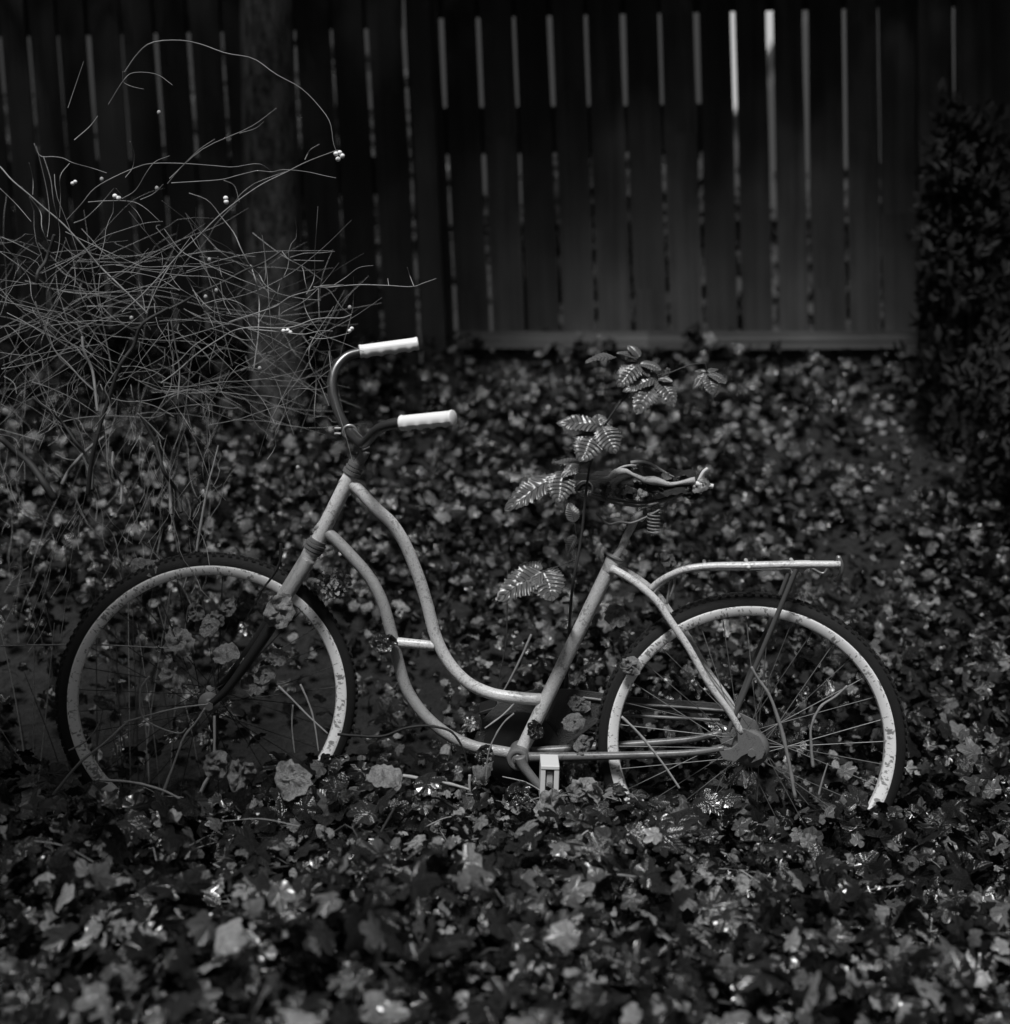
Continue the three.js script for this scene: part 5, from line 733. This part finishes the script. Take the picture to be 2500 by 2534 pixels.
function shadeTree(x, z, cx, cy, cz, rx, ry, rz, n, label) { // trees standing beside the frame whose crowns shade the picture's edges
  const y0 = ground(x, z), t = thing('tree', [x, y0, z], label, 'tree');
  part(t, 'trunk', tube([[x, y0 - 0.05, z], [x + 0.05, y0 + 1, z], [lerp(x, cx, 0.4), cy, lerp(z, cz, 0.4)]], [0.13, 0.07], 14, 16, { bump: (l, a) => 0.12 * (fbm(l * 5, a * 2, 0, 44) - 0.5) }), M.bark);
  for (let k = 0; k < 6; k++) { const a = k * 1.05; part(t, 'limb', tube([[lerp(x, cx, 0.38), cy - 0.1, lerp(z, cz, 0.38)], [cx + rx * 0.4 * Math.cos(a), cy + 0.1, cz + rz * 0.4 * Math.sin(a)], [cx + rx * 0.8 * Math.cos(a), cy + ry * 0.3, cz + rz * 0.8 * Math.sin(a)]], [0.035, 0.008], 7, 10), M.bark); }
  foliage(t, 'crown', n, M.crown, () => { const u = V(gauss(), gauss(), gauss()).normalize().multiplyScalar(Math.pow(rnd(), 0.4)); if (rnd() > 0.25 + 1.3 * fbm(u.x * 2 + cx, u.z * 2, 0, 23, 2)) return null; return V(cx + u.x * rx, cy + u.y * ry, cz + u.z * rz); }, [0.1, 0.2], [0.6, 1.4]);
}
shadeTree(-2.4, 1.9, -1.55, 3.1, 1.55, 0.62, 0.45, 0.5, 1500, 'tree beside the bare shrub whose crown shades the front wheel');
shadeTree(2.9, 0.6, 2.05, 3.0, 0.55, 0.95, 0.6, 1.15, 2800, 'tree beside the dark hollies whose crown shades the bank behind the rear wheel');
function shrub(name, c, r, n, m, size, tone, label, cat, group, stems = 5) {
  const y0 = ground(c[0], c[2]), s = thing(name, [c[0], y0, c[2]], label, cat, group);
  for (let k = 0; k < stems; k++) { const a = k / stems * 6.28; part(s, 'stem', tube([[c[0] + 0.05 * Math.cos(a), y0, c[2] + 0.05 * Math.sin(a)], [c[0] + r[0] * 0.35 * Math.cos(a), lerp(y0, c[1], 0.7), c[2] + r[2] * 0.35 * Math.sin(a)], [c[0] + r[0] * 0.6 * Math.cos(a), c[1] + r[1] * 0.6, c[2] + r[2] * 0.6 * Math.sin(a)]], [0.018, 0.005], 6, 8), M.twigDark); }
  foliage(s, 'crown', n, m, () => { const u = V(gauss(), gauss(), gauss()).normalize().multiplyScalar(Math.pow(rnd(), 0.4)); const k = 0.75 + 0.5 * fbm(u.x * 2 + c[0] * 3, u.y * 2 + u.z, 0, 19, 2); const p = V(c[0] + u.x * r[0] * k, c[1] + u.y * r[1] * k, c[2] + u.z * r[2] * k); return p.y < y0 ? null : p; }, size, tone);
  return s;
}
shrub('holly', [1.66, 1.5, -2.2], [0.17, 0.6, 0.18], 720, M.holly, [0.06, 0.11], [0.5, 1.4], 'black upright holly against the fence beyond the corner post', 'shrub', null);
shrub('holly', [1.78, 0.95, -1.7], [0.32, 0.3, 0.25], 520, M.holly, [0.05, 0.1], [0.5, 1.4], 'broad low holly at the foot of the dark fence', 'shrub', null);

// ------------------------------------------------------------------ beyond the fence
{
  const h = thing('house', [-2.4, 1.05, -9], 'grey rendered house seen only through the fence gaps', 'house');
  part(h, 'wall', new THREE.BoxGeometry(8, 5.2, 4).translate(-2.3, 3.4, -10.6), M.siding);
  part(h, 'roof', ext([[-4.4, 0], [4.4, 0], [0, 1.8]], 4.6, 0.02).translate(-2.3, 5.9, -10.6), M.roof);
  const g = thing('garden_shed', [2.9, 1.05, -10.2], 'dark garden shed with steep roof beyond the fence', 'shed');
  part(g, 'wall', new THREE.BoxGeometry(4.4, 1.3, 2).translate(3.9, 1.6, -10.2), M.roof);
  part(g, 'roof', ext([[1.6, 2.2], [2.9, 4.6], [6.2, 4.6], [6.2, 2.2]], 2.2, 0.02).translate(0, 0, -10.2), M.roof);
}
{ const w = thing('white_house', [3.4, 1.05, -14], 'white house wall seen through the widest fence gaps', 'house'); part(w, 'wall', new THREE.BoxGeometry(5, 6, 3).translate(3.9, 4, -16), M.white); part(w, 'roof', ext([[-2.8, 0], [2.8, 0], [0, 1.6]], 3.4, 0.02).translate(3.9, 7, -16), M.roof); }
for (const [x, y, z, rx, ry, n, lab] of [[-2.6, 1.75, -4.2, 0.8, 0.75, 1000, 'loose leafy shrub beyond the fence behind the bare shrub'], [-1.0, 1.8, -4.3, 0.8, 0.85, 1000, 'loose leafy shrub beyond the fence behind the tree trunk'], [0.5, 1.65, -4.2, 0.85, 0.55, 900, 'loose leafy shrub beyond the fence behind the handlebar'], [2.0, 1.6, -4.3, 0.9, 0.6, 900, 'loose leafy shrub beyond the fence behind the saddle']]) shrub('garden_shrub', [x, y, z], [rx, ry, 0.5], n, M.hedge, [0.06, 0.13], [0.5, 1.8], lab, 'shrub', 'garden shrubs beyond the fence');

{ // small white bird house on a post, glimpsed through one gap
  const p = [[0.0913,1.5466,-3.7]][0], b = thing('bird_house', [p[0], ground(p[0], p[2]), p[2]], 'white bird house on a post glimpsed through a fence gap', 'bird house');
  part(b, 'post', tube([[p[0], ground(p[0], p[2]), p[2]], [p[0], p[1] - 0.06, p[2]]], 0.02, 8), M.twigDark);
  part(b, 'box', new THREE.BoxGeometry(0.12, 0.12, 0.1).translate(p[0], p[1], p[2]), M.white);
  part(b, 'roof', ext([[-0.09, 0], [0.09, 0], [0, 0.05]], 0.14, 0.002).translate(p[0], p[1] + 0.062, p[2]), M.roof);
}
shade(scene);
renderer.render(scene, camera);
